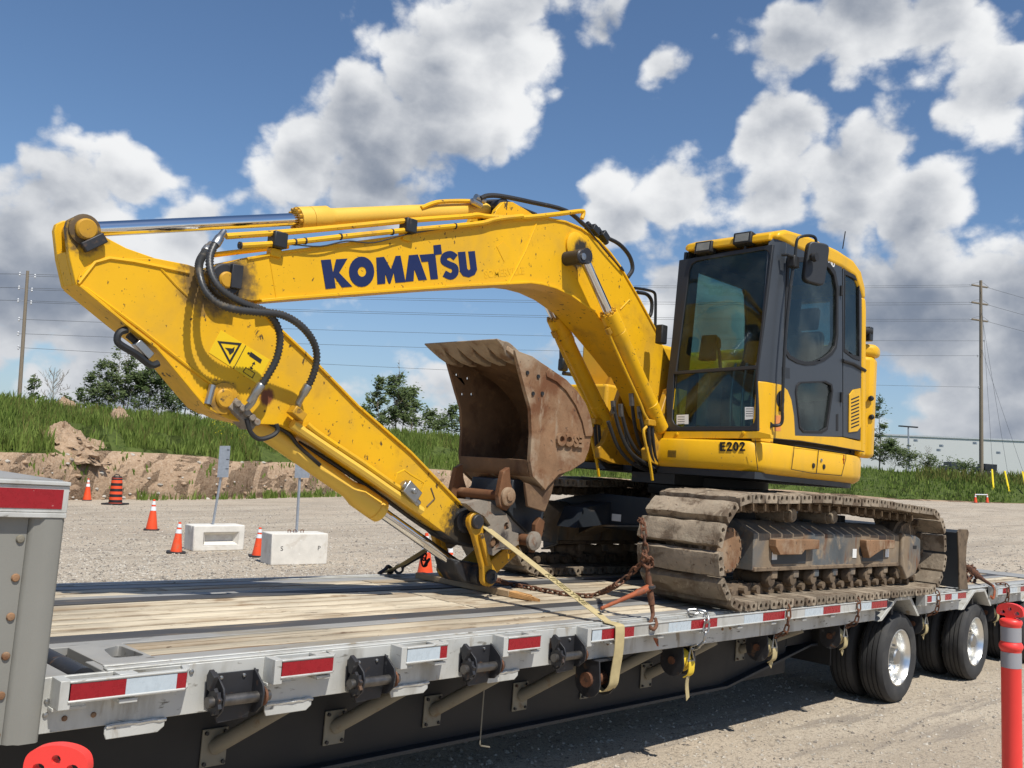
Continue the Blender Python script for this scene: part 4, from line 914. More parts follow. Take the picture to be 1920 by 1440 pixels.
def track(y0, near):
    tr = MB().prism([(y0+.20, .31), (y0+.20, .63), (y0+.40, .73), (y0+.62, .73), (y0+.62, .31)], 4.60, 7.72, ax='x').build('track_frame', 'frame_grey', EX, bevel=.006)
    for i, (p, n) in enumerate(LP):
        t = Vector((-n.y, 0, n.x))
        M = Matrix((Vector((t.x, 0, t.z)), Vector((0, 1, 0)), Vector((n.x, 0, n.y)))).transposed().to_4x4()
        if M.determinant() < 0: M = Matrix((-Vector((t.x, 0, t.z)), Vector((0, 1, 0)), Vector((n.x, 0, n.y)))).transposed().to_4x4()
        M.translation = (p.x, y0, p.y); inst('track_shoe', SH[i % 6], M, tr)
        M2 = M.copy(); M2.translation = (p.x, y0+.40, p.y); inst('track_link', LK, M2, tr)
    for k in range(8):
        x = 4.98+k*.40; MB().lathe([(.035, -.185), (.062, -.18), (.074, -.15), (.074, -.11), (.058, -.10), (.058, .10), (.074, .11), (.074, .15), (.06, .18)], (x, y0+.40, .222), (0, 1, 0), 18).build('track_roller', 'mud_dark', tr)
        MB().box(x-.02, x+.085, y0+.206, y0+.245, .225, .301).build('roller_bracket', 'frame_grey', tr, bevel=.012)
    for x in (5.32, 6.16):
        MB().lathe([(0, -.24), (.055, -.24), (.066, -.225), (.066, -.17), (.075, -.165), (.078, .12)], (x, y0+.45, .80), (0, 1, 0), 20).build('carrier_roller', 'mud', tr)
        MB().box(x-.06, x+.06, y0+.42, y0+.52, .725, .78).build('roller_stand', 'frame_grey', tr)
    # sprocket, its cover, the front idler
    g = []
    for k in range(42): a = 2*math.pi*k/42; rr = .36 if k % 2 else .31; g.append((FC[0]+rr*math.cos(a), FC[1]+rr*math.sin(a)))
    MB().prism(g, y0+.37, y0+.43).build('sprocket', 'mud_dark', tr, bevel=.004)
    dv = MB().lathe([(.0, -.004), (.178, .0), (.188, .01), (.188, .08), (.21, .10), (.21, .22)], (FC[0], y0+.185, FC[1]), (0, 1, 0), 40).build('final_drive', 'rust', tr)
    for k in range(14):
        a = 2*math.pi*k/14+.1; MB().cyl((FC[0]+.165*math.cos(a), y0+.190, FC[1]+.165*math.sin(a)), (FC[0]+.165*math.cos(a), y0+.176, FC[1]+.165*math.sin(a)), .011, 6).build('cover_bolt', 'mud_dark', dv)
    MB().lathe([(.08, .26), (.20, .27), (.29, .28), (.30, .32), (.33, .33), (.33, .47), (.30, .48), (.29, .55), (.2, .56)], (RC[0], y0, RC[1]), (0, 1, 0), 40).build('idler', 'mud_dark', tr)
    # guard at the idler end
    MB().prism([(7.725, .30), (7.725, .655), (8.10, .640), (8.24, .60), (8.26, .36), (8.12, .20), (7.88, .150), (7.76, .27)], y0+.165, y0+.25).build('idler_guard', 'frame_grey', tr, bevel=.02, seg=3)
    MB().box(8.02, 8.12, y0+.162, y0+.1645, .49, .525).build('guard_slot', 'dark', tr)
    MB().prism([(y0+.188, .302), (y0+.188, .335), (y0+.215, .345), (y0+.215, .302)], 4.62, 7.72, ax='x').build('frame_rail', 'mud_dark', tr, bevel=.004)
    return tr
TN = track(-.1, True); TF = track(2.15, False)
MB().prism([(4.60, .32), (4.60, .62), (4.36, .66), (4.25, .6), (4.25, .4), (4.36, .33)], .25, .55).build('drive_housing', 'frame_grey', TN, bevel=.01)
# steps, stickers, holes on the near side frame
for (xa, xb, slope) in ((4.86, 5.68, 0), (6.72, 7.42, 1)):
    p = MB(); p.prism([(xa, .585), (xb, .585), (xb, .50), (xb-.28, .49), (xb-.34, .45 if not slope else .48), (xa+.08, .45 if not slope else .40), (xa, .52)], .025, .10)
    s_ = p.build('step', 'rust', TN, bevel=.006)
    MB().box(xa+.06, xb-.12, .096, .1005, .36, .52).build('step_recess', 'frame_dark', TN)
for x in (4.92, 6.55, 7.35): MB().box(x, x+.09, .0935, .0958, .40, .49).build('sticker', 'label_white', TN, 0)
MB().lathe([(.060, 0), (0, -.0008)], (6.76, .0982, .475), (0, 1, 0), 20).build('frame_hole', 'dark', TN)
# carbody
MB().box(5.0, 7.5, .62, 2.2, .50, .80).build('carbody', 'frame_dark', EX, bevel=.01)
leg = MB()
q = [(1018,948),(1040,938),(1075,930),(1130,925),(1222,934),(1222,984),(1122,983),(1042,1020),(1018,1026)]
pts = []
for (a, b) in q: pts.append(atx(a, b, 4.95 - max(0, (1130-a))*.0004))
leg.plate(pts, [], (0, 0, 0), (.06, 0, 0)); leg.build('carbody_leg', 'frame_dark', EX, bevel=.004)
fl = MB(); b_ = [atx(a, b, 4.93) for a, b in ((1018,1027),(1042,1021),(1122,984),(1222,985))]
vs = []
for p in b_: vs += [(p.x-.03, p.y, p.z), (p.x+.25, p.y, p.z), (p.x+.25, p.y, p.z-.018), (p.x-.03, p.y, p.z-.018)]
fl.add(vs, [(i*4+k, i*4+(k+1) % 4, i*4+4+(k+1) % 4, i*4+4+k) for i in range(3) for k in range(4)]+[(0, 1, 2, 3), (15, 14, 13, 12)]); fl.build('leg_flange', 'frame_grey', EX)
a, b = atx(1147, 963, 4.92), atx(1163, 978, 4.92); MB().box(4.925, 4.93, min(a.y, b.y), max(a.y, b.y), min(a.z, b.z), max(a.z, b.z)).build('sticker', 'label_white', EX, 0)
MB().prism([(5.0, .55), (5.0, .78), (4.5, .70), (4.4, .5)], 1.95, 2.2).build('carbody_leg', 'frame_dark', EX)
MB().lathe([(.62, 0), (.62, .06), (.66, .07), (.66, .16), (.60, .17), (.60, .26)], (5.95, YC, .83), (0, 0, 1), 48).build('swing_bearing', 'frame_dark', EX)
# dozer blade behind
bl = MB().prism([(9.10, .69), (9.17, .35), (9.22, .03), (9.47, .015), (9.40, .16), (9.365, .36), (9.38, .54), (9.44, .68), (9.40, .715), (9.16, .715)], -.03, 2.88).build('dozer_blade', 'frame_dark', EX, bevel=.006)
for y in (-.045, 2.88): MB().prism([(9.09, .70), (9.16, .35), (9.20, .02), (9.50, .005), (9.43, .16), (9.39, .36), (9.40, .54), (9.47, .69), (9.42, .73), (9.14, .73)], y, y+.015).build('blade_end_plate', 'mud_dark', bl, bevel=.003)
for y in (.8, 1.95): MB().box(7.4, 9.2, y, y+.16, .28, .44).build('blade_arm', 'frame_dark', EX, bevel=.01)
# ---------------- upper structure
def arcp(cx, cy, r, a0, a1, n): return [(cx+r*math.cos(R(a0+(a1-a0)*k/n)), cy+r*math.sin(R(a0+(a1-a0)*k/n))) for k in range(n+1)]
TCX, TCY = 6.22, 1.42
MB().prism([(4.56, .10), (4.56, 1.13), (4.9, 1.13), (4.9, 1.80), (4.62, 1.80), (4.62, 2.72), (6.2, 2.74)]+arcp(TCX, TCY, 1.30, 80, -80, 24)+[(6.2, .10)], 1.10, 1.16, ax='z').build('platform', 'frame_dark', EX)
def skirt(z0, z1, y, nm, m_, inset=.05):
    """lower body panel: runs along the near side, round the tail, to the far side"""
    def outline(d, c):
        return [(4.52+d, 1.11), (4.52+d, .20+d), (4.60+d, .09+d), (4.74, .045+d), (5.3, .035+d), (5.9, .03+d)]+arcp(TCX, TCY, 1.39-d, -92, 92, 40)+[(5.0, 2.81-d)]
    lv = [(z0, .06), (z0+.035, .012), (z0+.08, 0), (z1-.02, 0), (z1, .015)]
    vs = []; n = 0
    for z, d in lv:
        o = outline(d, 0); n = len(o); vs += [(x, yy, z) for x, yy in o]
    k = len(lv); fs = [(i*n+j, i*n+j+1, i*n+n+j+1, i*n+n+j) for i in range(k-1) for j in range(n-1)]
    # inner return so that the panel has thickness
    o = outline(.14, 0); b = len(vs); vs += [(x, yy, z1) for x, yy in o]+[(x, yy, z0) for x, yy in o]
    fs += [((k-1)*n+j, (k-1)*n+j+1, b+j+1, b+j) for j in range(n-1)]+[(b+j, b+j+1, b+n+j+1, b+n+j) for j in range(n-1)]+[(b+n+j, b+n+j+1, j+1, j) for j in range(n-1)]
    fs += [tuple(i*n for i in range(k))+(b, b+n), tuple(reversed([i*n+n-1 for i in range(k)]))+(b+2*n-1, b+n-1)]
    return MB().add(vs, fs).build(nm, m_, EX, 50)
SK = skirt(1.15, 1.425, 0, 'side_skirt', 'yellow_clean')
def seam(pts, Y, par, r=.0035, m_='dark', closed=False):
    return MB().tube([at(a, b, Y) for a, b in pts], r, 5, closed=closed).build('panel_seam', m_, par, 0)
seam([(1416,824),(1417,850),(1421,882)], .085, SK)
# locker doors on the skirt: outlines, locks, mark
ys_ = .028
seam([(1489,835),(1488,850),(1484,880),(1521,887),(1578,892),(1586,860),(1586,850),(1530,840)], ys_, SK, closed=True)
seam([(1535,841),(1531,887)], ys_, SK)
for (x, y, r, m_) in ((1525.5,873,.024,'dark'), (1545,875,.024,'dark'), (1540,863,.016,'steel')):
    q = at(x, y, ys_); MB().lathe([(r, 0), (r, -.008), (r*.6, -.012), (0, -.012)], (q.x, ys_+.004, q.z), (0, 1, 0), 12).build('lock', m_, SK)
q = at(1582, 861, ys_); mk = MB(); mk.box(q.x-.02, q.x+.02, ys_-.003, ys_+.003, q.z-.004, q.z+.004); mk.box(q.x-.004, q.x+.004, ys_-.004, ys_+.003, q.z-.045, q.z+.045); mk.build('lift_mark', 'tape_red', SK, 0)
# fleet number and vent grille on the front panel
fz = lambda pts: [atx(1180+x/3.692, 700+y/3.692, 4.518) for x, y in pts]
def fig(pts, hs=()): MB().plate(fz(pts), [fz(h) for h in hs], (0, 0, 0), (-.0015, 0, 0)).build('fleet_number', 'dark', SK, 0)
fig([(627,476),(665,475),(665,487),(642,488),(642,500),(663,500),(663,511),(642,512),(642,526),(667,526),(667,538),(627,538)])
two = lambda x: [(x,492),(x+2,482),(x+9,476),(x+20,474),(x+31,477),(x+37,485),(x+37,495),(x+31,505),(x+18,519),(x+14,525),(x+39,525),(x+39,538),(x-1,538),(x+1,527),(x+10,515),(x+20,504),(x+23,496),(x+22,489),(x+18,487),(x+14,490),(x+13,495)]
fig(two(674)); fig(two(763))
fig(ell((738, 506), 19.5, 32.5, 20), [ell((738, 506), 6.5, 20, 14)])
q = atx(1260, 851, 4.52)
gm = MB()
for i in range(7):
    for j in range(7): gm.box(4.5175, 4.5215, q.y-.045+.0135*i, q.y-.045+.0135*i+.008, q.z-.03+.0095*j, q.z-.03+.0095*j+.006)
tag(gm.build('vent_grille', 'dark', SK, 0), kind='stuff')
# engine housing and counterweight
bd = [(6.76, .20), (6.9, .10), (7.08, .14)]+arcp(TCX, TCY, 1.365, -58, 85, 26)+[(5.2, 2.72), (5.2, 1.85), (6.76, 1.85)]
MB().prism(bd, 1.43, 2.51, ax='z').build('engine_housing', 'yellow_clean', EX, bevel=.05, seg=4)
hd = [(6.78, .19), (6.92, .08), (7.1, .12)]+arcp(TCX, TCY, 1.40, -57, 60, 20)+[(6.8, 1.85)]
MB().prism(hd, 2.50, 2.64, ax='z').build('hood', 'yellow_clean', EX, bevel=.05, seg=4)
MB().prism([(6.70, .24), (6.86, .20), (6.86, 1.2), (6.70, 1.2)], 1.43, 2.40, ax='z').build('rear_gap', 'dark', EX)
for (x, y) in ((1628, 747), (1629, 782)): q = at(x, y, .13); MB().lathe([(.02, -.03), (.03, 0), (.02, .03)], (q.x, .10, q.z), (1, 0, 0), 12).build('hood_latch', 'black_rubber', EX)
# right-hand tank and toolbox, seen past the boom
MB().box(4.75, 6.1, 1.95, 2.70, 1.16, 1.98).build('fuel_tank', 'yellow', EX, bevel=.03, seg=3)
MB().box(4.62, 5.3, 2.05, 2.68, 1.17, 1.70).build('tool_box', 'yellow', EX, bevel=.03, seg=3)
MB().box(5.4, 6.2, 1.72, 2.05, 1.17, 2.12).build('tank_cover', 'yellow', EX, bevel=.03, seg=3)
MB().box(5.0, 5.4, 1.68, 2.0, 1.17, 1.9).build('valve_cover', 'yellow_dirty', EX, bevel=.02)
for y in (1.10, 1.66): MB().prism([(4.55, 1.16), (4.35, 1.20), (4.32, 1.30), (4.40, 1.36), (4.62, 1.9), (4.9, 2.0), (5.4, 1.75), (5.4, 1.16)], y, y+.06).build('boom_bracket', 'yellow_dirty', EX, bevel=.008)
MB().box(4.9, 6.1, 1.16, 1.68, 1.0, 1.2).build('centre_frame', 'frame_dark', EX)
for (x, y) in ((1152, 905), (1157, 895)): pass
# right mirror and hand rails
mr = [at(*p) for p in ((1056, 700, 2.62), (1090, 704, 2.62), (1110, 706, 2.6))]; MB().tube(mr, .022, 8).build('handrail', 'black_paint', EX)
MB().tube([at(1053, 632, 2.62), at(1053, 690, 2.62)], .026, 8).build('mirror_arm', 'black_paint', EX)
q = at(1056, 684, 2.6); MB().box(q.x-.05, q.x+.05, q.y-.04, q.y+.04, q.z-.07, q.z+.07).build('mirror', 'black_paint', EX, bevel=.02)
pipe([(1190,540),(1210,543),(1226,548),(1229,560),(1229,590),(1228,640)], 1.75, .016, 'black_paint', EX, 'handrail')
pipe([(1195,548),(1213,552),(1222,566),(1220,590),(1212,592)], 1.68, .02, 'hose', EX, 'hose')
# ---------------- cab
def glass(nm, tint, refl=.04):
    mt = bpy.data.materials.new(nm); mt.use_nodes = True; t = NT(mt.node_tree); t.n.clear()
    out = t.new('ShaderNodeOutputMaterial'); tr = t.new('ShaderNodeBsdfTransparent'); tr.inputs[0].default_value = (*tint, 1)
    gl = t.new('ShaderNodeBsdfGlossy'); gl.inputs['Roughness'].default_value = .03; gl.inputs[0].default_value = (.9, .95, .95, 1)
    lw = t.new('ShaderNodeLayerWeight'); lw.inputs[0].default_value = .5; fr_ = t.math('MULTIPLY_ADD', t.math('POWER', lw.outputs['Facing'], 4.0), .6, .03); mx = t.new('ShaderNodeMixShader')
    df = t.new('ShaderNodeBsdfDiffuse'); df.inputs[0].default_value = (.32, .36, .34, 1); m2 = t.new('ShaderNodeMixShader')
    nz = t.noise(t.new('ShaderNodeTexCoord').outputs['Object'], 3, 5, .6); t.l.new(t.ramp(nz, .4, .8, .01, .09), m2.inputs[0]); t.l.new(tr.outputs[0], m2.inputs[1]); t.l.new(df.outputs[0], m2.inputs[2])
    t.l.new(fr_, mx.inputs[0]); t.l.new(m2.outputs[0], mx.inputs[1]); t.l.new(gl.outputs[0], mx.inputs[2]); t.l.new(mx.outputs[0], out.inputs[0]); MATS[nm] = mt
glass('glass', (.55, .68, .67)); glass('glass_dark', (.46, .55, .54))
CY0, CY1 = .08, 1.07
ZB, ZT = 1.425, 3.30
def fx(z): return 4.57+(z-1.45)*.065          # windscreen plane leans back a little
def atf(px, py, off=0):
    d = pdir(px, py); # plane x = 4.57 + .065 (z - 1.45) + off
    t = (4.57+off+.065*(CAM.z-1.45)-CAM.x)/(d.x-.065*d.z); return CAM+d*t
CA = MB()
# roof and rear shell
ro = [(4.70, 3.27), (4.73, 3.335), (4.86, 3.385), (5.3, 3.425), (5.9, 3.43), (6.25, 3.405), (6.44, 3.33), (6.55, 3.18), (6.575, 3.06), (6.50, 3.04), (6.44, 3.12), (6.30, 3.24), (6.0, 3.27), (5.0, 3.25)]
SHL = MB().prism(ro, CY0-.012, CY1+.012).build('cab_roof', 'yellow_clean', EX, bevel=.045, seg=4)
po = [(6.572, 3.07), (6.60, 2.95), (6.72, 1.43), (6.60, 1.43), (6.50, 2.9), (6.48, 3.07)]
for y0_, y1_ in ((CY0-.011, CY0+.10), (CY1-.09, CY1+.011)): MB().prism(po, y0_, y1_).build('rear_post', 'yellow_clean', EX, bevel=.03, seg=3)
MB().prism([(6.655, 2.30), (6.72, 1.43), (6.60, 1.43), (6.56, 2.30)], CY0+.101, CY1-.091).build('rear_lower_panel', 'yellow_clean', EX)
CB = EX
# near side: door with two windows, rear quarter
def splate(nm, o_, hs, y0, y1, m_, par=EX, bevel=.004): return MB().plate([at(a, b, y0) for a, b in o_], [[at(a, b, y0) for a, b in h] for h in hs], (0, 0, 0), (0, y1-y0, 0)).build(nm, m_, par, 35, bevel)
w1 = [(1480,490),(1477,560),(1474,655),(1482,668),(1496,676),(1512,680),(1529,679),(1546,672),(1560,661),(1567,650),(1570,628),(1570,540),(1565,514),(1556,500),(1540,492),(1510,488)]
w2 = [(1502,718),(1496,724),(1494,736),(1501,800),(1508,808),(1541,809),(1551,803),(1561,734),(1559,722),(1548,716)]
DR = splate('door', [(1475,456),(1500,461),(1530,468),(1556,477),(1579,490),(1580,819),(1448,821),(1453,719)], [w1, w2], CY0, CY0+.045, 'cab_grey')
def grow(pts, k):
    c = Vector((sum(p[0] for p in pts)/len(pts), sum(p[1] for p in pts)/len(pts))); return [tuple(c+(Vector(p)-c)*k) for p in pts]
for w in (w1, w2):
    splate('window_seal', grow(w, 1.06), [grow(w, .975)], CY0-.008, CY0+.02, 'black_rubber', DR, .003)
    splate('window_pane', grow(w, .985), [], CY0+.012, CY0+.018, 'glass_dark', DR, 0)
splate('door_lower_panel', [(1453,719),(1466,722),(1477,732),(1484,750),(1489,780),(1491,817),(1580,820),(1618,829),(1621,846),(1500,826),(1448,822)], [], CY0-.006, CY0+.0, 'yellow_clean', DR, .003)
rq = [(1581,491),(1600,503),(1613,515),(1616,560),(1617,690),(1617,826),(1581,819)]
rw = [(1585,512),(1584,655),(1600,667),(1612,671),(1611,527),(1600,519)]
RQ = splate('quarter_panel', rq, [rw], CY0, CY0+.04, 'cab_grey')
splate('window_pane', grow(rw, .98), [], CY0+.012, CY0+.018, 'glass_dark', RQ, 0)
splate('window_seal', grow(rw, 1.07), [grow(rw, .97)], CY0-.006, CY0+.02, 'black_rubber', RQ, .002)
bead([(1580,676),(1600,682),(1622,695)], CY0-.008, .018, 'black_rubber', RQ, 'trim_strip', 8)
splate('roof_slot', [(1582,493),(1594,500),(1594,510),(1582,503)], [], CY0-.003, CY0, 'dark', RQ, 0)
vp = [(1593,740),(1600,731),(1614,728),(1615,800),(1608,809),(1592,811)]
VP = splate('vent_panel', vp, [], CY0-.012, CY0, 'yellow_clean', RQ, .004)
for k in range(9):
    y = 745+k*6.6; splate('vent_slot', [(1596,y+3),(1611,y-3),(1611,y-.4),(1596,y+5.6)], [], CY0-.0135, CY0-.0122, 'dark', VP, 0)
splate('door_slot', [(1568,777),(1572,776),(1572,808),(1568,808)], [], CY0-.003, CY0, 'dark', DR, 0)
q = at(1462, 749, CY0); MB().lathe([(.075, 0), (.06, .004), (0, .004)], (q.x, CY0-.007, q.z), (0, 1, 0), 18).build('handle_recess', 'dark', DR)
MB().box(q.x-.03, q.x+.03, CY0-.03, CY0-.006, q.z-.11, q.z+.08).build('door_handle', 'black_rubber', DR, bevel=.012)
splate('warning_label', [(1453,779),(1464,779),(1464,808),(1453,808)], [], CY0-.0075, CY0-.006, 'label_orange', DR, 0)
splate('maker_badge', [(1466,688),(1481,690),(1481,710),(1466,708)], [], CY0-.0015, CY0-.0003, 'cab_dark', DR, 0)
q = at(1558, 487, CY0); text_mb('KOMATSU', .085, frame((q.x-.12, CY0-.002, q.z-.03), (1, 0, -.02), (0, 0, 1)), .0015, .003, 'CENTER').build('maker_name', 'label_white', DR, 0)
# corner pillar, near front
def zlev(y_px): return at(1452, y_px, CY0).z
zc = zlev(719)
def pillar(nm, z0, z1, m_, Ya, Yb, s=1):
    prof = lambda z: [(fx(z), Yb), (fx(z), Ya+s*.065), (fx(z)+.05, Ya+s*.018), (fx(z)+.16, Ya), (fx(z)+.24, Ya), (fx(z)+.24, Ya+s*.04), (fx(z)+.10, Yb)]
    a, b = prof(z0), prof(z1); n = len(a); vs = [(x, y, z0) for x, y in a]+[(x, y, z1) for x, y in b]
    return MB().add(vs, [tuple(range(n)), tuple(reversed(range(n, 2*n)))]+[(i, (i+1) % n, n+(i+1) % n, n+i) for i in range(n)]).build(nm, m_, EX, 45, .006)
pillar('front_pillar', zc, 3.27, 'cab_grey', CY0+.002, CY0+.075); pillar('front_pillar_lower', 1.43, zc-.001, 'yellow_clean', CY0-.004, CY0+.075)
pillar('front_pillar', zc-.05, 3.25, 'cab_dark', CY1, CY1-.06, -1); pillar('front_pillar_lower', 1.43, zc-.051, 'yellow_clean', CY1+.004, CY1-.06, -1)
# windscreen frame: outline and two openings on the leaning plane
wu = [(1293,507),(1297,496),(1308,489),(1434,468),(1442,472),(1444,480),(1418,685),(1268,696)]
wl = [(1264,702),(1417,692),(1417,783),(1414,793),(1406,799),(1274,800),(1265,795),(1261,786)]
fo = [(1274,488),(1450,458),(1440,540),(1424,680),(1421,716),(1421,808),(1250,808),(1250,727),(1260,640)]
FR = MB().plate([atf(a, b) for a, b in fo], [[atf(a, b) for a, b in wu], [atf(a, b) for a, b in wl]], (-.006, 0, 0), (.03, 0, 0)).build('windscreen_frame', 'cab_dark', EX, 35, .004)
for w in (wu, wl): MB().plate([atf(a, b) for a, b in grow(w, .995)], [], (.008, 0, 0), (.013, 0, 0)).build('windscreen_pane', 'glass', FR, 0)
MB().plate([atf(a, b) for a, b in ((1246,809),(1421,809),(1446,815),(1446,822),(1243,822))], [], (-.004, 0, 0), (.04, 0, 0)).build('front_sill', 'yellow_clean', EX, 35, .003)
for (x, y) in ((1269, 814), (1394, 812)): q = atf(x, y, -.004); MB().lathe([(.018, 0), (.018, .012), (0, .016)], q, (-1, 0, 0), 10).build('sill_bolt', 'yellow_clean', EX)
for pts, m_ in ((((1268,778),(1290,777),(1290,795),(1268,796)), 'label_white'), (((1396,763),(1413,763),(1413,785),(1396,787)), 'label_white')):
    st_ = MB().plate([atf(a, b) for a, b in pts], [], (.0075, 0, 0), (.0055, 0, 0)).build('inspection_sticker', m_, FR, 0)
    x0, y0 = pts[0]; ln = MB()
    for k in range(4): ln.plate([atf(a, b) for a, b in ((x0+2, y0+3+k*4.4), (x0+15, y0+3+k*4.4), (x0+15, y0+4+k*4.4), (x0+2, y0+4+k*4.4))], [], (.0054, 0, 0), (.0048, 0, 0))
    tag(ln.build('sticker_print', 'dark', st_, 0), kind='stuff')
# front roof bar and visor edge
MB().prism([(4.66, 3.245), (4.67, 3.31), (4.76, 3.35), (4.78, 3.25)], CY0+.05, CY1-.05).build('roof_front', 'yellow_clean', EX, bevel=.015, seg=3)
# far wall with window, back wall with window, floor, headliner
fwv = [atx(1, 1, 5)]; fY = CY1-.03
hole = [at(a, b, fY) for a, b in ((1296,505),(1306,509),(1350,525),(1394,541),(1399,552),(1401,600),(1400,650),(1396,675),(1385,700),(1280,694),(1288,600))]
ol = [(fx(1.45)+.02, fY, 1.45), (fx(3.25)+.02, fY, 3.25), (6.44, fY, 3.25), (6.60, fY, 1.45)]
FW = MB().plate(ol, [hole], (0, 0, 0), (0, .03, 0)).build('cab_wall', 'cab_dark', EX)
MB().plate([h+Vector((0, .012, 0)) for h in hole], [], (0, 0, 0), (0, .004, 0)).build('window_pane', 'glass', FW, 0)
rh = [atx(a, b, 6.46) for a, b in ((1500,568),(1504,563),(1550,557),(1556,561),(1556,640),(1552,648),(1504,654),(1500,650))]
BW = MB().plate([(6.46, CY0+.05, 1.45), (6.46, CY0+.05, 3.22), (6.46, CY1-.04, 3.22), (6.46, CY1-.04, 1.45)], [rh], (0, 0, 0), (.03, 0, 0)).build('rear_wall', 'cab_dark', EX)
MB().plate([p+Vector((.01, 0, 0)) for p in rh], [], (0, 0, 0), (.004, 0, 0)).build('window_pane', 'glass', BW, 0)
MB().box(4.62, 6.58, CY0+.05, CY1-.04, 1.44, 1.50).build('cab_floor', 'rubber_mat', EX)
MB().box(4.80, 6.44, CY0+.05, CY1-.04, 3.215, 3.235).build('headliner', 'cab_dark', EX)
# seat, consoles, levers
SE = MB().prism(rnd([(5.55, 2.00), (5.55, 1.88), (6.0, 1.86), (6.08, 1.95), (6.05, 2.02), (5.6, 2.06)], .04), .33, .76).build('seat', 'seat', EX, bevel=.03, seg=3)
MB().prism(rnd([(5.98, 2.0), (6.10, 2.0), (6.26, 2.62), (6.20, 2.68), (6.12, 2.66)], .04), .34, .75).build('seat_back', 'seat', EX, bevel=.03, seg=3)
MB().prism(rnd([(6.18, 2.70), (6.26, 2.70), (6.30, 2.92), (6.22, 2.94)], .03), .42, .66).build('head_rest', 'seat', EX, bevel=.03, seg=3)
MB().box(5.6, 6.0, .4, .7, 1.5, 1.87).build('seat_base', 'cab_dark', EX, bevel=.02)
for y in (.18, .80):
    MB().prism(rnd([(5.05, 1.98), (5.05, 2.12), (5.2, 2.18), (6.0, 2.16), (6.05, 1.95), (5.4, 1.85)], .05), y, y+.14).build('arm_console', 'console', EX, bevel=.02)
    MB().tube(smooth_path([(5.15, y+.07, 2.15), (5.12, y+.07, 2.28), (5.08, y+.07, 2.38)], 4), [.016]*8+[.02], 10).build('control_lever', 'black_rubber', EX)
    MB().lathe([(.02, 0), (.034, .03), (.034, .09), (.02, .12), (0, .125)], (5.085, y+.07, 2.34), (-.2, 0, 1), 12).build('lever_grip', 'black_rubber', EX)
for y in (.38, .48, .60): MB().tube(smooth_path([(4.95, y, 1.5), (4.93, y, 1.85), (4.98, y, 2.18)], 4), .014, 8).build('travel_lever', 'steel', EX); MB().box(4.88, 5.05, y-.04, y+.04, 1.52, 1.56).build('pedal', 'black_rubber', EX)
MB().box(4.85, 5.1, .80, .93, 1.5, 2.12).build('front_console', 'console', EX, bevel=.02)
MB().prism([(4.82, 2.2), (4.86, 2.45), (4.9, 2.45), (4.9, 2.2)], .76, .92).build('monitor', 'cab_dark', EX, bevel=.01)
MB().box(5.3, 6.4, .83, .94, 1.5, 2.05).build('side_console', 'console', EX, bevel=.02)
# lamps on the roof
for (x, y, Yl) in ((1321, 465, .80), (1394, 448, .36)):
    c = atf(x, y, -.02); M = Matrix.Translation(c) @ Matrix.Rotation(R(8), 4, 'Y')
    g = MB(); g.box(-.03, .07, -.095, .095, -.055, .060, M); h = g.build('roof_lamp', 'black_rubber', EX, bevel=.012, seg=2)
    MB().box(-.034, -.0305, -.070, .070, -.036, .040, M).build('lamp_lens', 'glass_white', h, bevel=.004)
    MB().tube([M @ Vector((.05, 0, -.05)), M @ Vector((.06, 0, -.12))], .015, 8).build('lamp_bracket', 'black_paint', h)
    MB().tube(smooth_path([M @ Vector((.07, .03, 0)), M @ Vector((.12, .06, -.05)), M @ Vector((.10, .13, -.08))], 4), .006, 6).build('lamp_cable', 'hose', h)
# mirror on the near side with its tube bracket
MBK = MB().tube(smooth_path([at(1490, 500, -.02), at(1492, 470, -.02), at(1495, 449, -.03), at(1505, 443, -.05), at(1520, 442, -.08), at(1529, 447, -.10), at(1530, 462, -.10), at(1527, 478, -.10)], 5), .014, 8).build('mirror_bracket', 'black_paint', EX)
q = at(1528, 494, -.12); M = Matrix.Translation(q) @ Matrix.Rotation(R(-28), 4, 'Z') @ Matrix.Rotation(R(3), 4, 'Y')
mi = MB(); mi.prism(rnd([(-.115, -.19), (.105, -.20), (.125, .17), (.09, .20), (-.10, .19)], .06), -.03, .035, M); mir = mi.build('mirror', 'cab_dark', MBK, bevel=.015, seg=3)
cl = at(1526, 482, -.16); MB().lathe([(.04, -.03), (.045, 0), (.03, .03)], cl, (0, 1, 0), 14).build('mirror_clamp', 'black_rubber', MBK)
q = at(1489, 492, -.0); MB().box(q.x-.05, q.x+.05, -.03, .05, q.z-.05, q.z+.06).build('bracket_clamp', 'black_rubber', MBK, bevel=.012)
MB().tube([at(1466, 478, .06), at(1478, 478, .0), at(1489, 482, -.01)], .013, 8).build('bracket_arm', 'black_paint', MBK)
hr_ = smooth_path([at(1487, 505, .0), at(1482, 540, .0), at(1474, 620, .0), at(1470, 680, .0), at(1467, 760, .0), at(1467, 785, .0), at(1464, 795, .01), at(1455, 798, .04), at(1444, 797, .09)], 5)
MB().tube(hr_, .015, 8).build('handrail', 'black_paint', EX); q = at(1443, 797, .085); MB().lathe([(.03, -.01), (.03, .01)], q, (-1, -.4, 0), 10).build('rail_flange', 'black_paint', EX)
a, b = at(1580, 466, .4), at(1585, 434, .4); MB().tube([a, b], .006, 6).build('aerial', 'black_rubber', EX)
q = at(1624, 622, .16); MB().box(q.x-.03, q.x+.05, .1, .18, q.z-.10, q.z+.05).build('beacon_bracket', 'black_paint', EX, bevel=.01); MB().lathe([(0, -.10), (.03, -.09), (.042, -.05), (.042, .02), (0, .06)], (q.x, .13, q.z), (1, -.3, 0), 12).build('side_lamp', 'black_rubber', EX)
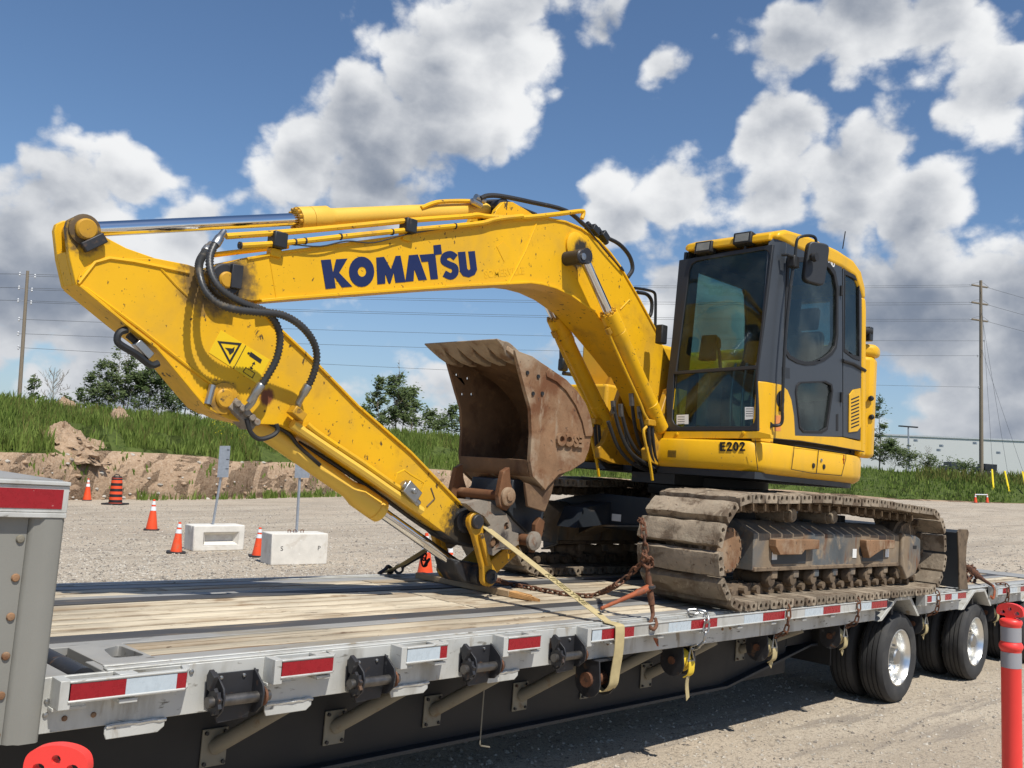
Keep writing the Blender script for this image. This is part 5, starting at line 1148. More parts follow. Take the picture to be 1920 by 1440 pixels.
a = at(1243, 625, 1.02); MB().box(a.x-.04, a.x+.05, 1.0, 1.08, a.z-.10, a.z+.08).build('side_lamp', 'black_rubber', EX, bevel=.012)

# hose bundle at the boom foot
for k, pts in enumerate(([(1150,762),(1163,810),(1184,850),(1226,878)], [(1164,768),(1177,815),(1199,850),(1233,866)], [(1184,748),(1191,800),(1204,842),(1229,870)], [(1199,772),(1209,820),(1221,855),(1234,874)], [(1140,790),(1160,840),(1190,872),(1228,886)], [(1172,800),(1180,842),(1205,874),(1232,880)])):
    pipe(pts, 1.13+.05*(k % 3), .017, 'hose', EX, 'hose')
for (x, y) in ((1150, 762), (1164, 768), (1184, 748), (1199, 772)):
    a = at(x, y, 1.14); MB().cyl(a+Vector((-.01, 0, .05)), a+Vector((.015, 0, -.06)), .024, 10).build('hose_fitting', 'drum_steel', EX)
# door hinges, wiper and seams
for (x, y) in ((1578, 545), (1578, 745)):
    a = at(x, y, CY0-.012); MB().cyl(a+Vector((0, 0, -.05)), a+Vector((0, 0, .05)), .016, 10).build('door_hinge', 'black_rubber', DR)
seam([(1449,822),(1500,827),(1560,836),(1620,847)], .055, SK, .005)
# ================================================================ RIGGING ON THE DECK
def link_me(r=.0055, L=.046, W=.024, m_='rust_chain', nm='link'):
    pts = []
    for k in range(12):
        a = 2*math.pi*k/12; x = math.cos(a)*W/2; y = math.sin(a)*W/2; pts.append((x, y+(L/2-W/2)*(1 if math.sin(a) >= 0 else -1), 0))
    return MB().tube(pts, r, 6, closed=True).mesh(nm, m_, 60)
LKR = link_me(.008, .072, .036); LKS = link_me(.009, .08, .042, 'steel'); LKD = link_me(.009, .085, .045, 'black_steel')
def chain(name, label, pts, me=LKR, pitch=.054, group=None, cat='chain'):
    P = smooth_path(pts, 8); Ls = [0]
    for a, b in zip(P, P[1:]): Ls.append(Ls[-1]+(b-a).length)
    t = thing(name, label, cat, tuple(P[0]), group); n = max(2, int(Ls[-1]/pitch)); j = 0
    up = Vector((0, 0, 1))
    for i in range(n):
        s = (i+.5)*Ls[-1]/n
        while j < len(Ls)-2 and Ls[j+1] < s: j += 1
        c = P[j].lerp(P[j+1], (s-Ls[j])/max(1e-6, Ls[j+1]-Ls[j])); d = (P[j+1]-P[j]).normalized()
        a = d.cross(up if abs(d.z) < .9 else Vector((1, 0, 0))).normalized(); q = Quaternion(d, R(45+(90 if i % 2 else 0)+random.uniform(-14, 14))); a = q @ a
        M = Matrix((a, d, a.cross(d))).transposed().to_4x4(); M.translation = c; inst('link', me, M, t)
    return t
dk = lambda px, py, z=.02: atz(px, py, z)
kn = at(1212, 1050, .02)
chain('tie_down_chain', 'rusty chain sagging across the deck from the bucket linkage to the lever binder',
      [at(930, 1087, 1.2), dk(950, 1094, .03), dk(985, 1100), dk(1046, 1111), dk(1095, 1117), dk(1125, 1112, .05), at(1150, 1100, .30), at(1172, 1085, .2), at(1196, 1062, .08), kn])
chain('tie_down_chain', 'short rusty chain hanging from the front track shoe above the lever binder', [at(1199, 974, .30), at(1205, 980, .10), at(1208, 1010, .04), at(1212, 1045, .02), at(1214, 1062, .0)])
chain('tie_down_chain', 'knotted rusty chain end wrapped where two chains meet above the binder', [at(1206, 1040, -.01), at(1218, 1048, -.02), at(1222, 1058, .0), at(1212, 1062, -.01), at(1204, 1054, .02), at(1210, 1044, -.02)], pitch=.05)
# lever binder
b0, b1 = at(1214, 1068, .0), at(1224, 1150, -.04)
LB_ = thing('lever_binder', 'rusty ratchet binder standing at the deck edge with its orange red handle pointing left', 'load binder', tuple(b1))
ax_ = (b1-b0); LL = ax_.length
MB().lathe([(.012, -.03), (.014, .0), (.018, .02), (.018, .10*LL+.03), (.022, .14*LL), (.022, .34*LL), (.032, .36*LL), (.034, .40*LL), (.032, .44*LL), (.024, .46*LL), (.024, .80*LL), (.018, .82*LL), (.015, LL), (.012, LL+.02)], b0, ax_, 14).build('barrel', 'rust_chain', LB_)
MB().lathe([(.038, .37*LL), (.044, .385*LL), (.044, .43*LL), (.038, .445*LL)], b0, ax_, 16).build('ratchet', 'black_steel', LB_)
h0, h1 = b0.lerp(b1, .41), at(1127, 1141, .05)
MB().tube([h0, h0.lerp(h1, .25), h0.lerp(h1, .3), h1], [.028, .026, .019, .012], 10).build('handle', 'binder_red', LB_)
MB().tube(smooth_path([b1, at(1222, 1162, -.06), at(1217, 1172, -.09), at(1225, 1180, -.13), at(1231, 1172, -.12), at(1229, 1160, -.08)], 4), .013, 8).build('grab_hook', 'rust_chain', LB_)
MB().prism([(x, z) for x, z in xz([(1226,1192),(1233,1194),(1234,1212),(1228,1200)], -.05)], -.055, -.04).build('hook_tip', 'binder_red', LB_)
# webbing strap over the stick
def strap_thing(name, label, pts, w, m_='strap'):
    o = MB().sweep(smooth_path(pts, 8), w, .005, (0, 0, 1)).build(name, m_); return tag(o, label, 'strap')
s0 = at(897, 978, 1.24); s1 = Vector((at(1138, 1166, 0).x, -.012, .014))
ST1 = MB()
dirS = (s1-s0).normalized()
P_ = [s0+Vector((-.12, .25, .02)), s0, s0.lerp(s1, .3), s0.lerp(s1, .6), s0.lerp(s1, .9), s1]
o = MB().sweep(P_, .085, .004, (1, .1, 0)).build('webbing_strap', 'strap'); tag(o, 'yellowish webbing strap pulled tight from the stick tip down to the near deck edge', 'strap')
STN = o
wx = s1.x
MB().sweep(smooth_path([s1, (wx, -.10, .008), (wx, -.116, -.02), (wx, -.118, -.15), (wx, -.10, -.30), (wx, -.085, -.40), (wx, -.02, -.452), (wx, .05, -.42), (wx, .10, -.35), (wx, .08, -.26)], 6), .10, .005, (1, 0, 0)).build('strap_drop', 'strap', STN)
mid = s0.lerp(s1, .70); sd = Vector((1, .1, 0)); sd = (sd-dirS*sd.dot(dirS)).normalized(); nn_ = sd.cross(dirS)
if nn_.z < 0: nn_ = -nn_
pmat('strap_print', (.16, .13, .05), .8)
text_mb('KINEDYNE', .085, frame(mid+nn_*.004, dirS, nn_.cross(dirS)), .0006, .001).build('strap_lettering', 'strap_print', STN, 0)
# winch that takes the strap
def lw_frame(x):
    y = .04; zc = -.37; b = MB()
    for xa in (x, x+.16):
        pr = [(y-.10, -.232), (y-.12, zc-.02)] + [(y-.01-.11*math.cos(a), zc-.02-.10*math.sin(a)) for a in [math.pi*k/7 for k in range(1, 7)]] + [(y+.10, zc-.02), (y+.10, -.232)]
        b.plate([(xa, p, q) for p, q in pr], [[(xa, p, q) for p, q in circle((y-.01, zc), .03, 12)]], (-.006, 0, 0), (.006, 0, 0))
    b.box(x-.01, x+.17, y-.10, y+.10, -.240, -.231); w = b.build('winch', 'black_steel', TR, bevel=.002)
    MB().cyl((x-.03, y-.01, zc), (x+.19, y-.01, zc), .05, 14).build('drum', 'rust_chain', w)
lw_frame(2.37)
tag(MB().sweep([at(846, 1008, 1.60), at(800, 1030, 1.95), at(752, 1060, 2.35), at(722, 1074, 2.64)], .085, .004, (1, .1, 0)).build('webbing_strap', 'strap'), 'dark olive strap running from behind the stick tip to the far deck edge', 'strap')
chain('tie_down_chain', 'dark chain and hooks at the far deck edge behind the bucket cylinder rod', [at(812, 1022, 2.35), at(800, 1032, 2.4), at(794, 1046, 2.45), at(797, 1058, 2.45), at(803, 1050, 2.4)], LKD, .055)
fb = thing('lever_binder', 'dark binder lying at the far deck edge left of the linkage', 'load binder', tuple(at(748, 1066, 2.5)))
MB().tube([at(792, 1038, 2.4), at(770, 1052, 2.45), at(752, 1064, 2.5)], [.03, .022, .018], 10).build('barrel', 'black_steel', fb)
MB().lathe([(.045, -.02), (.045, .02), (.025, .02), (.025, -.02), (.045, -.02)], at(748, 1067, 2.5), (.7, .7, 0), 14).build('end_ring', 'black_steel', fb)
tag(MB().tube(smooth_path([at(710, 1076, 2.6), at(722, 1068, 2.6), at(728, 1062, 2.6), at(736, 1070, 2.6), at(728, 1077, 2.6)], 4), .018, 8).build('flat_hook', 'black_steel'), 'black hook at the end of the olive strap on the far deck edge', 'hook')
# chains over the rub rail by the low winches
lab = ['bright steel chain hanging over the rub rail above the yellow rolled strap', 'rusty chain over the rub rail, first to the right of the bright steel one', 'rusty chain over the rub rail just left of the first wheel', 'rusty chain over the rub rail between the first two wheels', 'rusty chain over the rub rail behind the second wheel']
for k, (x, me) in enumerate(((3.575, LKS), (4.865, LKR), (6.255, LKR), (8.32, LKR), (10.76, LKR))):
    chain('rail_chain', lab[k], [(x-.06, .01, .03), (x+.02, -.07, .035), (x, -.118, -.01), (x-.015, -.124, -.10), (x-.01, -.10, -.19), (x, -.03, -.235), (x, .0, -.25)], me, .056 if me is LKR else .062, 'chains hung over the rub rail')
# chains and binder behind the blade
chain('tie_down_chain', 'rusty chain heaped behind the dozer blade at the rear of the deck', [at(1806, 1052, .6), at(1815, 1065, .5), at(1822, 1080, .4), at(1812, 1092, .35), at(1822, 1098, .3), at(1832, 1075, .35), at(1820, 1062, .5), at(1812, 1076, .5), at(1818, 1092, .4)])
rb = thing('lever_binder', 'rusty binder running from the heaped chain to the rail near the second wheel', 'load binder', tuple(at(1860, 1098, -.02)))
MB().tube([at(1815, 1062, .45), at(1832, 1078, .3), at(1845, 1088, .1), at(1862, 1099, -.06)], [.03, .04, .022, .018], 10).build('barrel', 'rust_chain', rb)
MB().tube(smooth_path([at(1862, 1099, -.06), at(1865, 1108, -.12), at(1862, 1122, -.12), at(1858, 1118, -.12)], 4), .014, 8).build('grab_hook', 'binder_red', rb)
# timber under the linkage, split at the near end
wd0 = thing('timber', 'split length of timber lying across the deck under the bucket linkage', 'timber', (2.78, .95, 0))
MB().box(2.72, 2.815, 1.18, 2.34, .005, .052).build('board', 'wood_new', wd0, bevel=.003)
sp = MB()
for k in range(7):
    x = 2.724+k*.0125; e = random.uniform(.0, .12); z = .006+random.uniform(0, .018)
    sp.add([(x, 1.179, .006), (x+.0122, 1.179, .006), (x+.0122, 1.179, .050), (x, 1.179, .050), (x+.004, .88+e, z), (x+.010, .90+e, z), (x+.010, .9+e, z+.022), (x+.004, .88+e, z+.02)], [(0,3,2,1),(4,5,6,7),(0,1,5,4),(1,2,6,5),(2,3,7,6),(3,0,4,7)])
tag(sp.build('split_end', 'wood_split', wd0), kind='stuff')
# ================================================================ GROUND AND EMBANKMENT
def dpt(px, py, t):
    d = pdir(px, py); d = d/ d.dot(HF); return CAM+d*t        # point at horizontal forward distance t
pmat('gravel', (.43, .36, .275), .95, var=.30, vscale=.35, bump=.02, bscale=38, spec=.2, soff=False,
     layers=[((.50, .43, .335), .30, .46, .62, (.5, 2.2, 1)), ((.29, .25, .205), 1.3, .52, .66, (.4, 3, 1)), ((.27, .225, .175), 22, .54, .62), ((.27, .225, .18), 70, .53, .62), ((.60, .55, .47), 85, .61, .66), ((.16, .135, .11), 150, .58, .66)])
pmat('soil', (.37, .262, .175), .95, var=.18, vscale=.9, bump=.16, bscale=2.6, spec=.15, soff=False, layers=[((.29, .195, .125), 6, .46, .66), ((.44, .335, .24), 11, .52, .66), ((.26, .175, .115), 17, .57, .68), ((.55, .49, .42), 26, .64, .69), ((.20, .13, .085), 4, .62, .70, (1, 1, .25))])
pmat('turf', (.075, .10, .024), .95, var=.35, vscale=1.5, spec=.15, soff=False, bump=.04, bscale=6, layers=[((.15, .115, .06), 1.1, .60, .74), ((.03, .05, .012), 3, .5, .65)])
# fine near grid and coarse far grid in one sheet
def grid_axis():
    a = [-400, -250, -160, -100, -70, -50, -38, -30, -24, -19, -15, -12, -9.5, -7.5]; b = [x*.8 for x in range(-7, 26)]; c = [22, 24.5, 27.5, 31, 35, 40, 46, 53, 62, 75, 95, 125, 170, 250, 400]
    return sorted(set(a+b+c))
ga = grid_axis(); n = len(ga); vs = [(x, y, ground(x, y)) for y in ga for x in ga]
fs = [(j*n+i, j*n+i+1, j*n+n+i+1, j*n+n+i) for j in range(n-1) for i in range(n-1)]
tag(MB().add(vs, fs).build('ground', 'gravel', None, 180), kind='structure')
# embankment: rows measured across its face
xsP = [-520, -300, -150, -60, 0, 60, 120, 180, 240, 300, 360, 420, 480, 540, 600, 660, 720, 780, 840, 900, 960, 1020, 1080, 1140, 1200, 1260, 1320, 1380, 1440, 1500, 1560, 1620, 1660, 1700, 1740, 1780, 1820, 1860, 1900, 1940, 2000, 2100, 2300, 2600]
def itp(x, T):
    if x <= T[0][0]: return T[0][1]
    for (a, b), (c, d) in zip(T, T[1:]):
        if x <= c: return b+(d-b)*(x-a)/(c-a)
    return T[-1][1]
toeT = [(-520,956),(0,943),(120,938),(240,936),(400,936),(560,932),(700,929),(860,925),(1200,921),(1500,926),(1700,938),(1840,943),(1920,945),(2600,965)]
cutT = [(-520,838),(0,846),(90,848),(150,842),(240,846),(330,852),(420,862),(560,867),(700,874),(860,882),(1080,892),(1250,905),(1450,918),(1700,936),(1840,942),(1920,944),(2600,963)]
crT = [(-520,738),(0,752),(200,768),(330,782),(420,792),(560,802),(700,810),(860,818),(1100,842),(1400,862),(1640,880),(1700,884),(1780,888),(1860,889),(1920,890),(2600,905)]
bkT = [(-520,9),(860,11),(1250,14),(1640,22),(2600,24)]
rgE = random.Random(5)
import mathutils.noise as mn
def fb(x, y, s, o=4): return mn.fractal(Vector((x*s, y*s, 3.7)), 1.0, 2.0, o)
XS2 = []
for a, b in zip(xsP, xsP[1:]): XS2 += [a+(b-a)*k/6 for k in range(12)]
XS2.append(xsP[-1])
colsS, colsG = [], []
def toe(x): p = ghit(x, itp(x, toeT)); return p, (p-CAM).dot(HF)
GP = {}
for x in XS2:
    p0, t0 = toe(x); t0 += .8*fb(x/90, 1, 1); cy = itp(x, cutT)+3*fb(x/60, 2, 1.0)
    p1 = dpt(x, cy, t0+1.6); low = max(0, p1.z-p0.z)
    rows = [dpt(x, itp(x, toeT)+6, t0-1.2)]
    rows[0].z = ground(rows[0].x, rows[0].y)-.15
    m_ = 9
    for k in range(m_+1):
        u = k/m_; h = u; s_ = .25*u+1.35*max(0, u-.75)/.25*.6 + .35*(1-u)*0
        q = p0.lerp(p1, 0); q = Vector((p0.x, p0.y, p0.z))+HF*((t0+1.6-(p0-CAM).dot(HF))*(u**2.2)); q.z = p0.z-.1+(p1.z-p0.z+.1)*(1-(1-u)**1.35)
        dd = min(low, 1.5)/1.5
        q -= HF*(.05*dd*(fb(x/12+9, k*.6, 1.0, 6)-.6*abs(fb(x/5, k*.1+7, 1.0, 3)))*(1 if 0 < k < m_ else .3)); q.z += .012*dd*fb(x/16, k*.9+4, 1.0)*(1 if 0 < k < m_ else .4)
        rows.append(q)
    colsS.append(rows)
    t2 = itp(x, bkT); p2 = dpt(x, itp(x, crT)+5*fb(x/70, 8, 1), t0+t2); g_ = []
    for k in range(9):
        u = k/8; q = rows[-1].lerp(p2, u); q.z = rows[-1].z+(p2.z-rows[-1].z)*(u**.85)+(.18*fb(x/40, k*.7, 1) if 0 < k < 8 else 0); g_.append(q)
    pb = p2+HF*40; pb.z -= 1.2; g_.append(pb); pb2 = p2+HF*260; pb2.z = p2.z-3; g_.append(pb2)
    colsG.append(g_)
def strip(cols, nm, m_, kind='structure'):
    k = len(cols[0]); vs = [q for c_ in cols for q in c_]
    fs = [(i*k+j, i*k+k+j, i*k+k+j+1, i*k+j+1) for i in range(len(cols)-1) for j in range(k-1)]
    return tag(MB().add(vs, fs).build(nm, m_, None, 60), kind=kind)
strip(colsS, 'cut_bank', 'soil'); strip(colsG, 'grass_bank', 'turf')
def bank_pt(x, u):
    i = max(0, min(len(XS2)-2, next((k for k in range(len(XS2)-1) if XS2[k+1] >= x), len(XS2)-2))); f = (x-XS2[i])/(XS2[i+1]-XS2[i])
    k = min(7, int(u*8)); w = u*8-k; a = colsG[i][k].lerp(colsG[i][k+1], w); b = colsG[i+1][k].lerp(colsG[i+1][k+1], w); return a.lerp(b, f)
def cut_pt(x, u):
    i = max(0, min(len(XS2)-2, next((k for k in range(len(XS2)-1) if XS2[k+1] >= x), len(XS2)-2))); f = (x-XS2[i])/(XS2[i+1]-XS2[i])
    u = u*9+1; k = min(9, int(u)); w = u-k; a = colsS[i][k].lerp(colsS[i][min(10, k+1)], w); b = colsS[i+1][k].lerp(colsS[i+1][min(10, k+1)], w); return a.lerp(b, f)
# grass blades
def leafmat(nm, c1, c2, tr=.25):
    mt = bpy.data.materials.new(nm); mt.use_nodes = True; t = NT(mt.node_tree); t.n.clear()
    out = t.new('ShaderNodeOutputMaterial'); b = t.new('ShaderNodeBsdfDiffuse'); tl = t.new('ShaderNodeBsdfTranslucent'); mx = t.new('ShaderNodeMixShader'); mx.inputs[0].default_value = tr
    geo = t.new('ShaderNodeNewGeometry'); f = geo.outputs['Random Per Island']; tc = t.new('ShaderNodeTexCoord').outputs['Object']
    f2 = t.math('ADD', t.math('MULTIPLY', f, .6), t.math('MULTIPLY', t.ramp(t.noise(tc, .35, 4), .3, .7), .4))
    c = t.mix(f2, c1, c2)
    for o_ in (b, tl): t.l.new(c, o_.inputs[0])
    t.l.new(b.outputs[0], mx.inputs[1]); t.l.new(tl.outputs[0], mx.inputs[2]); t.l.new(mx.outputs[0], out.inputs[0]); MATS[nm] = mt
leafmat('grass_blade', (.085, .14, .026), (.23, .29, .075)); leafmat('grass_dry', (.10, .12, .03), (.22, .19, .07))
leafmat('leaf', (.065, .10, .038), (.16, .205, .085), .45); leafmat('leaf_light', (.085, .125, .05), (.20, .24, .11), .45); leafmat('flower', (.45, .38, .02), (.6, .5, .04), .2)
def blades(n, place, h0, h1, w, nm, m_, seed):
    rg = random.Random(seed); vs, fs = [], []
    for i in range(n):
        r_ = place(rg)
        if r_ is None: continue
        p, sc_ = r_; h = rg.uniform(h0, h1)*sc_; a = rg.uniform(0, math.pi); d = Vector((math.cos(a), math.sin(a), 0))*w*rg.uniform(.6, 1.4); le = Vector((rg.uniform(-.35, .35), rg.uniform(-.35, .35), 0))*h; o = len(vs)
        vs += [p-d, p+d, p+d*.7+le*.45+Vector((0, 0, h*.6)), p-d*.7+le*.45+Vector((0, 0, h*.6)), p+le+Vector((0, 0, h))]; fs += [(o, o+1, o+2, o+3), (o+3, o+2, o+4)]
    mb = MB(); mb.v = [tuple(v_) for v_ in vs]; mb.f = fs; return mb.build(nm, m_, None, 0, fix=False)
def pl_left(rg):
    x = rg.uniform(-420, 1250); u = rg.random()**1.0; n_ = fb(x/120, u*3, 1.3)
    if n_ < -.35 and u < .5: return None
    if 45 < x < 195 and u < .45 and rg.random() < .93: return None
    if 195 < x < 250 and .35 < u < .85 and rg.random() < .7: return None
    return bank_pt(x, u), (.7+.6*max(0, n_+.3))*(1.15-.35*u)
tag(blades(46000, pl_left, .28, .80, .032, 'tall_grass', 'grass_blade', 1), 'tall green weeds and grass covering the bank behind the yard', 'grass', kind='stuff')
def pl_left_dry(rg):
    r_ = pl_left(rg)
    return None if r_ is None or fb(r_[0].x*.3, r_[0].y*.3, 1.0) < -.1 else (r_[0], r_[1]*1.15)
tag(blades(7000, pl_left_dry, .4, .95, .018, 'dry_stalks', 'grass_dry', 12), 'thin straw coloured stalks standing among the tall green grass', 'weeds', kind='stuff')
def pl_right(rg):
    x = rg.uniform(1150, 2250); u = rg.random(); return bank_pt(x, u), .55+.8*u*(1 if x > 1700 else .4)
tag(blades(11000, pl_right, .25, .8, .06, 'bank_grass', 'grass_blade', 2), 'short grass on the low bank to the right of the excavator', 'grass', kind='stuff')
def pl_dry(rg):
    x = rg.uniform(1720, 2200); return bank_pt(x, rg.uniform(.55, 1)), .9
tag(blades(2500, pl_dry, .5, 1.2, .05, 'dry_weeds', 'grass_dry', 3), 'pale dry weeds along the crest of the right bank', 'weeds', kind='stuff')
def pl_toe(rg):
    x = rg.choice((rg.uniform(255, 760), rg.uniform(480, 640))); c_ = fb(x/7, 5, 1.0)
    if c_ < .02: return None
    return cut_pt(x, rg.uniform(-.08, .02)), .5+.5*c_
tag(blades(2600, pl_toe, .3, .9, .035, 'toe_weeds', 'grass_blade', 4), 'thin row of weeds along the foot of the dirt bank', 'weeds', kind='stuff')
def pl_cut(rg):
    x = rg.uniform(-300, 1150); u = rg.uniform(.2, .95)
    if fb(x/22, u*3+11, 1.0) < .30: return None
    return cut_pt(x, u), .5
tag(blades(2600, pl_cut, .2, .6, .05, 'bank_tufts', 'grass_blade', 6), 'small green tufts growing out of the dirt bank', 'weeds', kind='stuff')
def pl_fl(rg):
    x = rg.uniform(380, 640); return bank_pt(x, rg.uniform(.25, .6))+Vector((0, 0, rg.uniform(.5, .8))), .25
tag(blades(300, pl_fl, .15, .3, .03, 'yellow_flowers', 'flower', 8), 'yellow flowers scattered in the tall grass', 'flowers', kind='stuff')
# stones
ICO = None
def stones(n, place, r0, r1, nm, m_, seed):
    rg = random.Random(seed); vs, fs = [], []
    B = [(0,0,1),(1,0,0),(0,1,0),(-1,0,0),(0,-1,0),(0,0,-1)]; F = [(0,1,2),(0,2,3),(0,3,4),(0,4,1),(5,2,1),(5,3,2),(5,4,3),(5,1,4)]
    if r1 > .1:                                  # larger lumps: each octahedron face split in four and rounded
        B = [Vector(q) for q in B]; mid = {}; F2 = []
        def md(i, j):
            k = (min(i, j), max(i, j))
            if k not in mid: B.append((B[i]+B[j]).normalized()); mid[k] = len(B)-1
            return mid[k]
        for (i, j, k) in F: a_, b_, c_ = md(i, j), md(j, k), md(k, i); F2 += [(i, a_, c_), (a_, j, b_), (c_, b_, k), (a_, b_, c_)]
        F = F2
    for i in range(n):
        p = place(rg)
        if p is None: continue
        r = r0+(r1-r0)*rg.random()**3; a = rg.uniform(0, 6.28); o = len(vs); c_, s_ = math.cos(a), math.sin(a)
        for (x, y, z) in B:
            k = r*(rg.uniform(.78, 1.16) if r1 > .1 else rg.uniform(.6, 1.25)); vs.append((p.x+(x*c_-y*s_)*k, p.y+(x*s_+y*c_)*k, p.z+z*k*.65))
        fs += [tuple(i_+o for i_ in f) for f in F]
    mb = MB(); mb.v = vs; mb.f = fs; return mb.build(nm, m_, None, 0, fix=False)
pmat('stone', (.40, .37, .32), .9, var=.3, vscale=3, soff=False, layers=[((.22, .18, .14), 1.5, .5, .6)])
def pl_st(rg):
    x = rg.uniform(-400, 1200); return cut_pt(x, rg.random()**2.2)+HF*.05
tag(stones(420, pl_st, .02, .15, 'bank_stones', 'stone', 9), 'pale stones lodged in and fallen from the dirt bank', 'stones', kind='stuff')
tag(stones(500, lambda rg: cut_pt(rg.uniform(-400, 1200), rg.random()**2.2)+HF*.03, .03, .16, 'soil_clods', 'soil', 19), 'crumbled soil clods on the face and foot of the dirt bank', 'soil', kind='stuff')
pmat('pebble', (.40, .36, .30), .9, var=.5, vscale=30, soff=False, layers=[((.14, .12, .10), 9, .5, .6), ((.46, .43, .38), 14, .58, .64)])
def pl_pb(rg):
    x = rg.uniform(-.5, 13); y = rg.uniform(-4.2, 1.6)
    if rg.random() > 1/(1+.02*((x-CAM.x)**2+(y-CAM.y)**2)): return None
    return Vector((x, y, ground(x, y)+.002))
tag(stones(42000, pl_pb, .004, .026, 'loose_gravel', 'pebble', 10), 'loose pebbles scattered on the ground in front of the trailer', 'gravel', kind='stuff')
def pl_lot(rg):
    px = rg.uniform(40, 930) if rg.random() < .8 else rg.uniform(1690, 1990); py = rg.uniform(950, 1110); t = 2.15*FPX/(py-(840+.037*px)); q = CAM+HF*t+HR*(t*(px-960)/FPX)
    if -1.6 < q.y < 3.6 and -6.5 < q.x < 14.5: return None
    return Vector((q.x, q.y, ground(q.x, q.y)+.004))
tag(stones(24000, pl_lot, .010, .048, 'lot_gravel', 'pebble', 21), 'coarse gravel scattered over the yard behind the trailer', 'gravel', kind='stuff')
# dirt piles
def pile(px, py, w, h, dt, label):
    t = toe(px)[1]+dt; b = dpt(px, py, t); vs, fs = [], []; n, m_ = 64, 22
    for j in range(m_+1):
        for i in range(n):
            a = 2*math.pi*i/n; r = w*(1-j/m_)*(1+.30*fb(math.cos(a)*1.5+px, math.sin(a)*1.5, 1)+.22*fb(math.cos(a)*6+j*.6, math.sin(a)*6+px, 1)); z = h*(1-(1-j/m_)**1.5)*(1+.22*fb(math.cos(a)*1.3, math.sin(a)*1.3+j*.2+px, 1.))
            z += .10*fb(r*math.cos(a)*3+px, r*math.sin(a)*3, 1)
            vs.append(b+HR*(r*math.cos(a))+HF*(r*.7*math.sin(a))+Vector((0, 0, z-.35)))
    for j in range(m_):
        for i in range(n): fs.append((j*n+i, j*n+(i+1) % n, j*n+n+(i+1) % n, j*n+n+i))
    fs.append(tuple(range(m_*n, m_*n+n)))
    tag(MB().add(vs, fs).build('dirt_pile', 'soil', None, 60), label, 'dirt pile')
pile(112, 850, 2.3, 1.6, 2.0, 'stony dirt pile on top of the cut bank at the left')
pile(165, 852, 1.6, 1.0, 1.8, 'lower stony hump joining the right side of the left dirt pile')
pile(222, 786, .95, .9, 7.5, 'small dirt mound in the tall grass below the left trees')
pile(120, 760, .9, .7, 9.5, 'low dirt hump at the crest near the left utility pole')
# ================================================================ TREES
def tree(nm, label, px, py, t, h, w, nl, seed, m_='leaf', ls=.14, lean=0, group='trees behind the grass bank', bare=False):
    rg = random.Random(seed); b = dpt(px, py, t); b.z -= .3; T = thing(nm, label, 'tree', tuple(b), group)
    top = b+GUP*h+HR*lean; tr = MB(); tr.tube(smooth_path([b, b.lerp(top, .35)+HR*rg.uniform(-.1, .1)*w, b.lerp(top, .7)+HR*rg.uniform(-.12, .12)*w, top], 4), [max(.012, .05*h/5*(1-k/13)) for k in range(13)], 6)
    tips = []
    for k in range(26):
        u = rg.uniform(.15, .95); s = b.lerp(top, u); a = rg.uniform(0, 6.28); L = w*(1.15-u*.95)*rg.uniform(.35, 1.0)
        d = (HR*math.cos(a)+HF*math.sin(a))*L+GUP*L*rg.uniform(.35, .95 if not bare else 1.6); e = s+d
        tr.tube([s, s+d*.5+GUP*.04*L, e], [.02*h/5, .013*h/5, .005], 5, caps=False); tips.append((s, e))
        if bare:
            for q in range(5): f = s.lerp(e, rg.uniform(.3, .95)); tr.tube([f, f+(HR*rg.uniform(-1, 1)+HF*rg.uniform(-1, 1))*L*.3+GUP*L*rg.uniform(.15, .5)], [.010, .005], 4, caps=False)
    tr.build('trunk', 'pole_wood', T, 40)
    if nl:
        vs, fs = [], []; cl = []
        for s, e in tips:
            for q in range(4): cl.append((s.lerp(e, rg.uniform(.35, 1.08)), rg.uniform(.05, .13)*w))
        cl += [(top+GUP*rg.uniform(-.5, .1)*w, .12*w) for q in range(4)]
        for i in range(nl):
            c, r = rg.choice(cl); p = c+Vector((rg.gauss(0, r), rg.gauss(0, r), rg.gauss(0, r*.8))); s = ls*rg.uniform(.5, 1.3)
            a = Vector((rg.gauss(0, 1), rg.gauss(0, 1), rg.gauss(0, .6))).normalized(); q = a.orthogonal().normalized()*s*.45; a = a*s; o = len(vs)
            vs += [p-a, p+q, p+a, p-q]; fs.append((o, o+1, o+2, o+3))
        mb = MB(); mb.v = [tuple(v_) for v_ in vs]; mb.f = fs; mb.build('crown', m_, T, 0, fix=False)
    return T
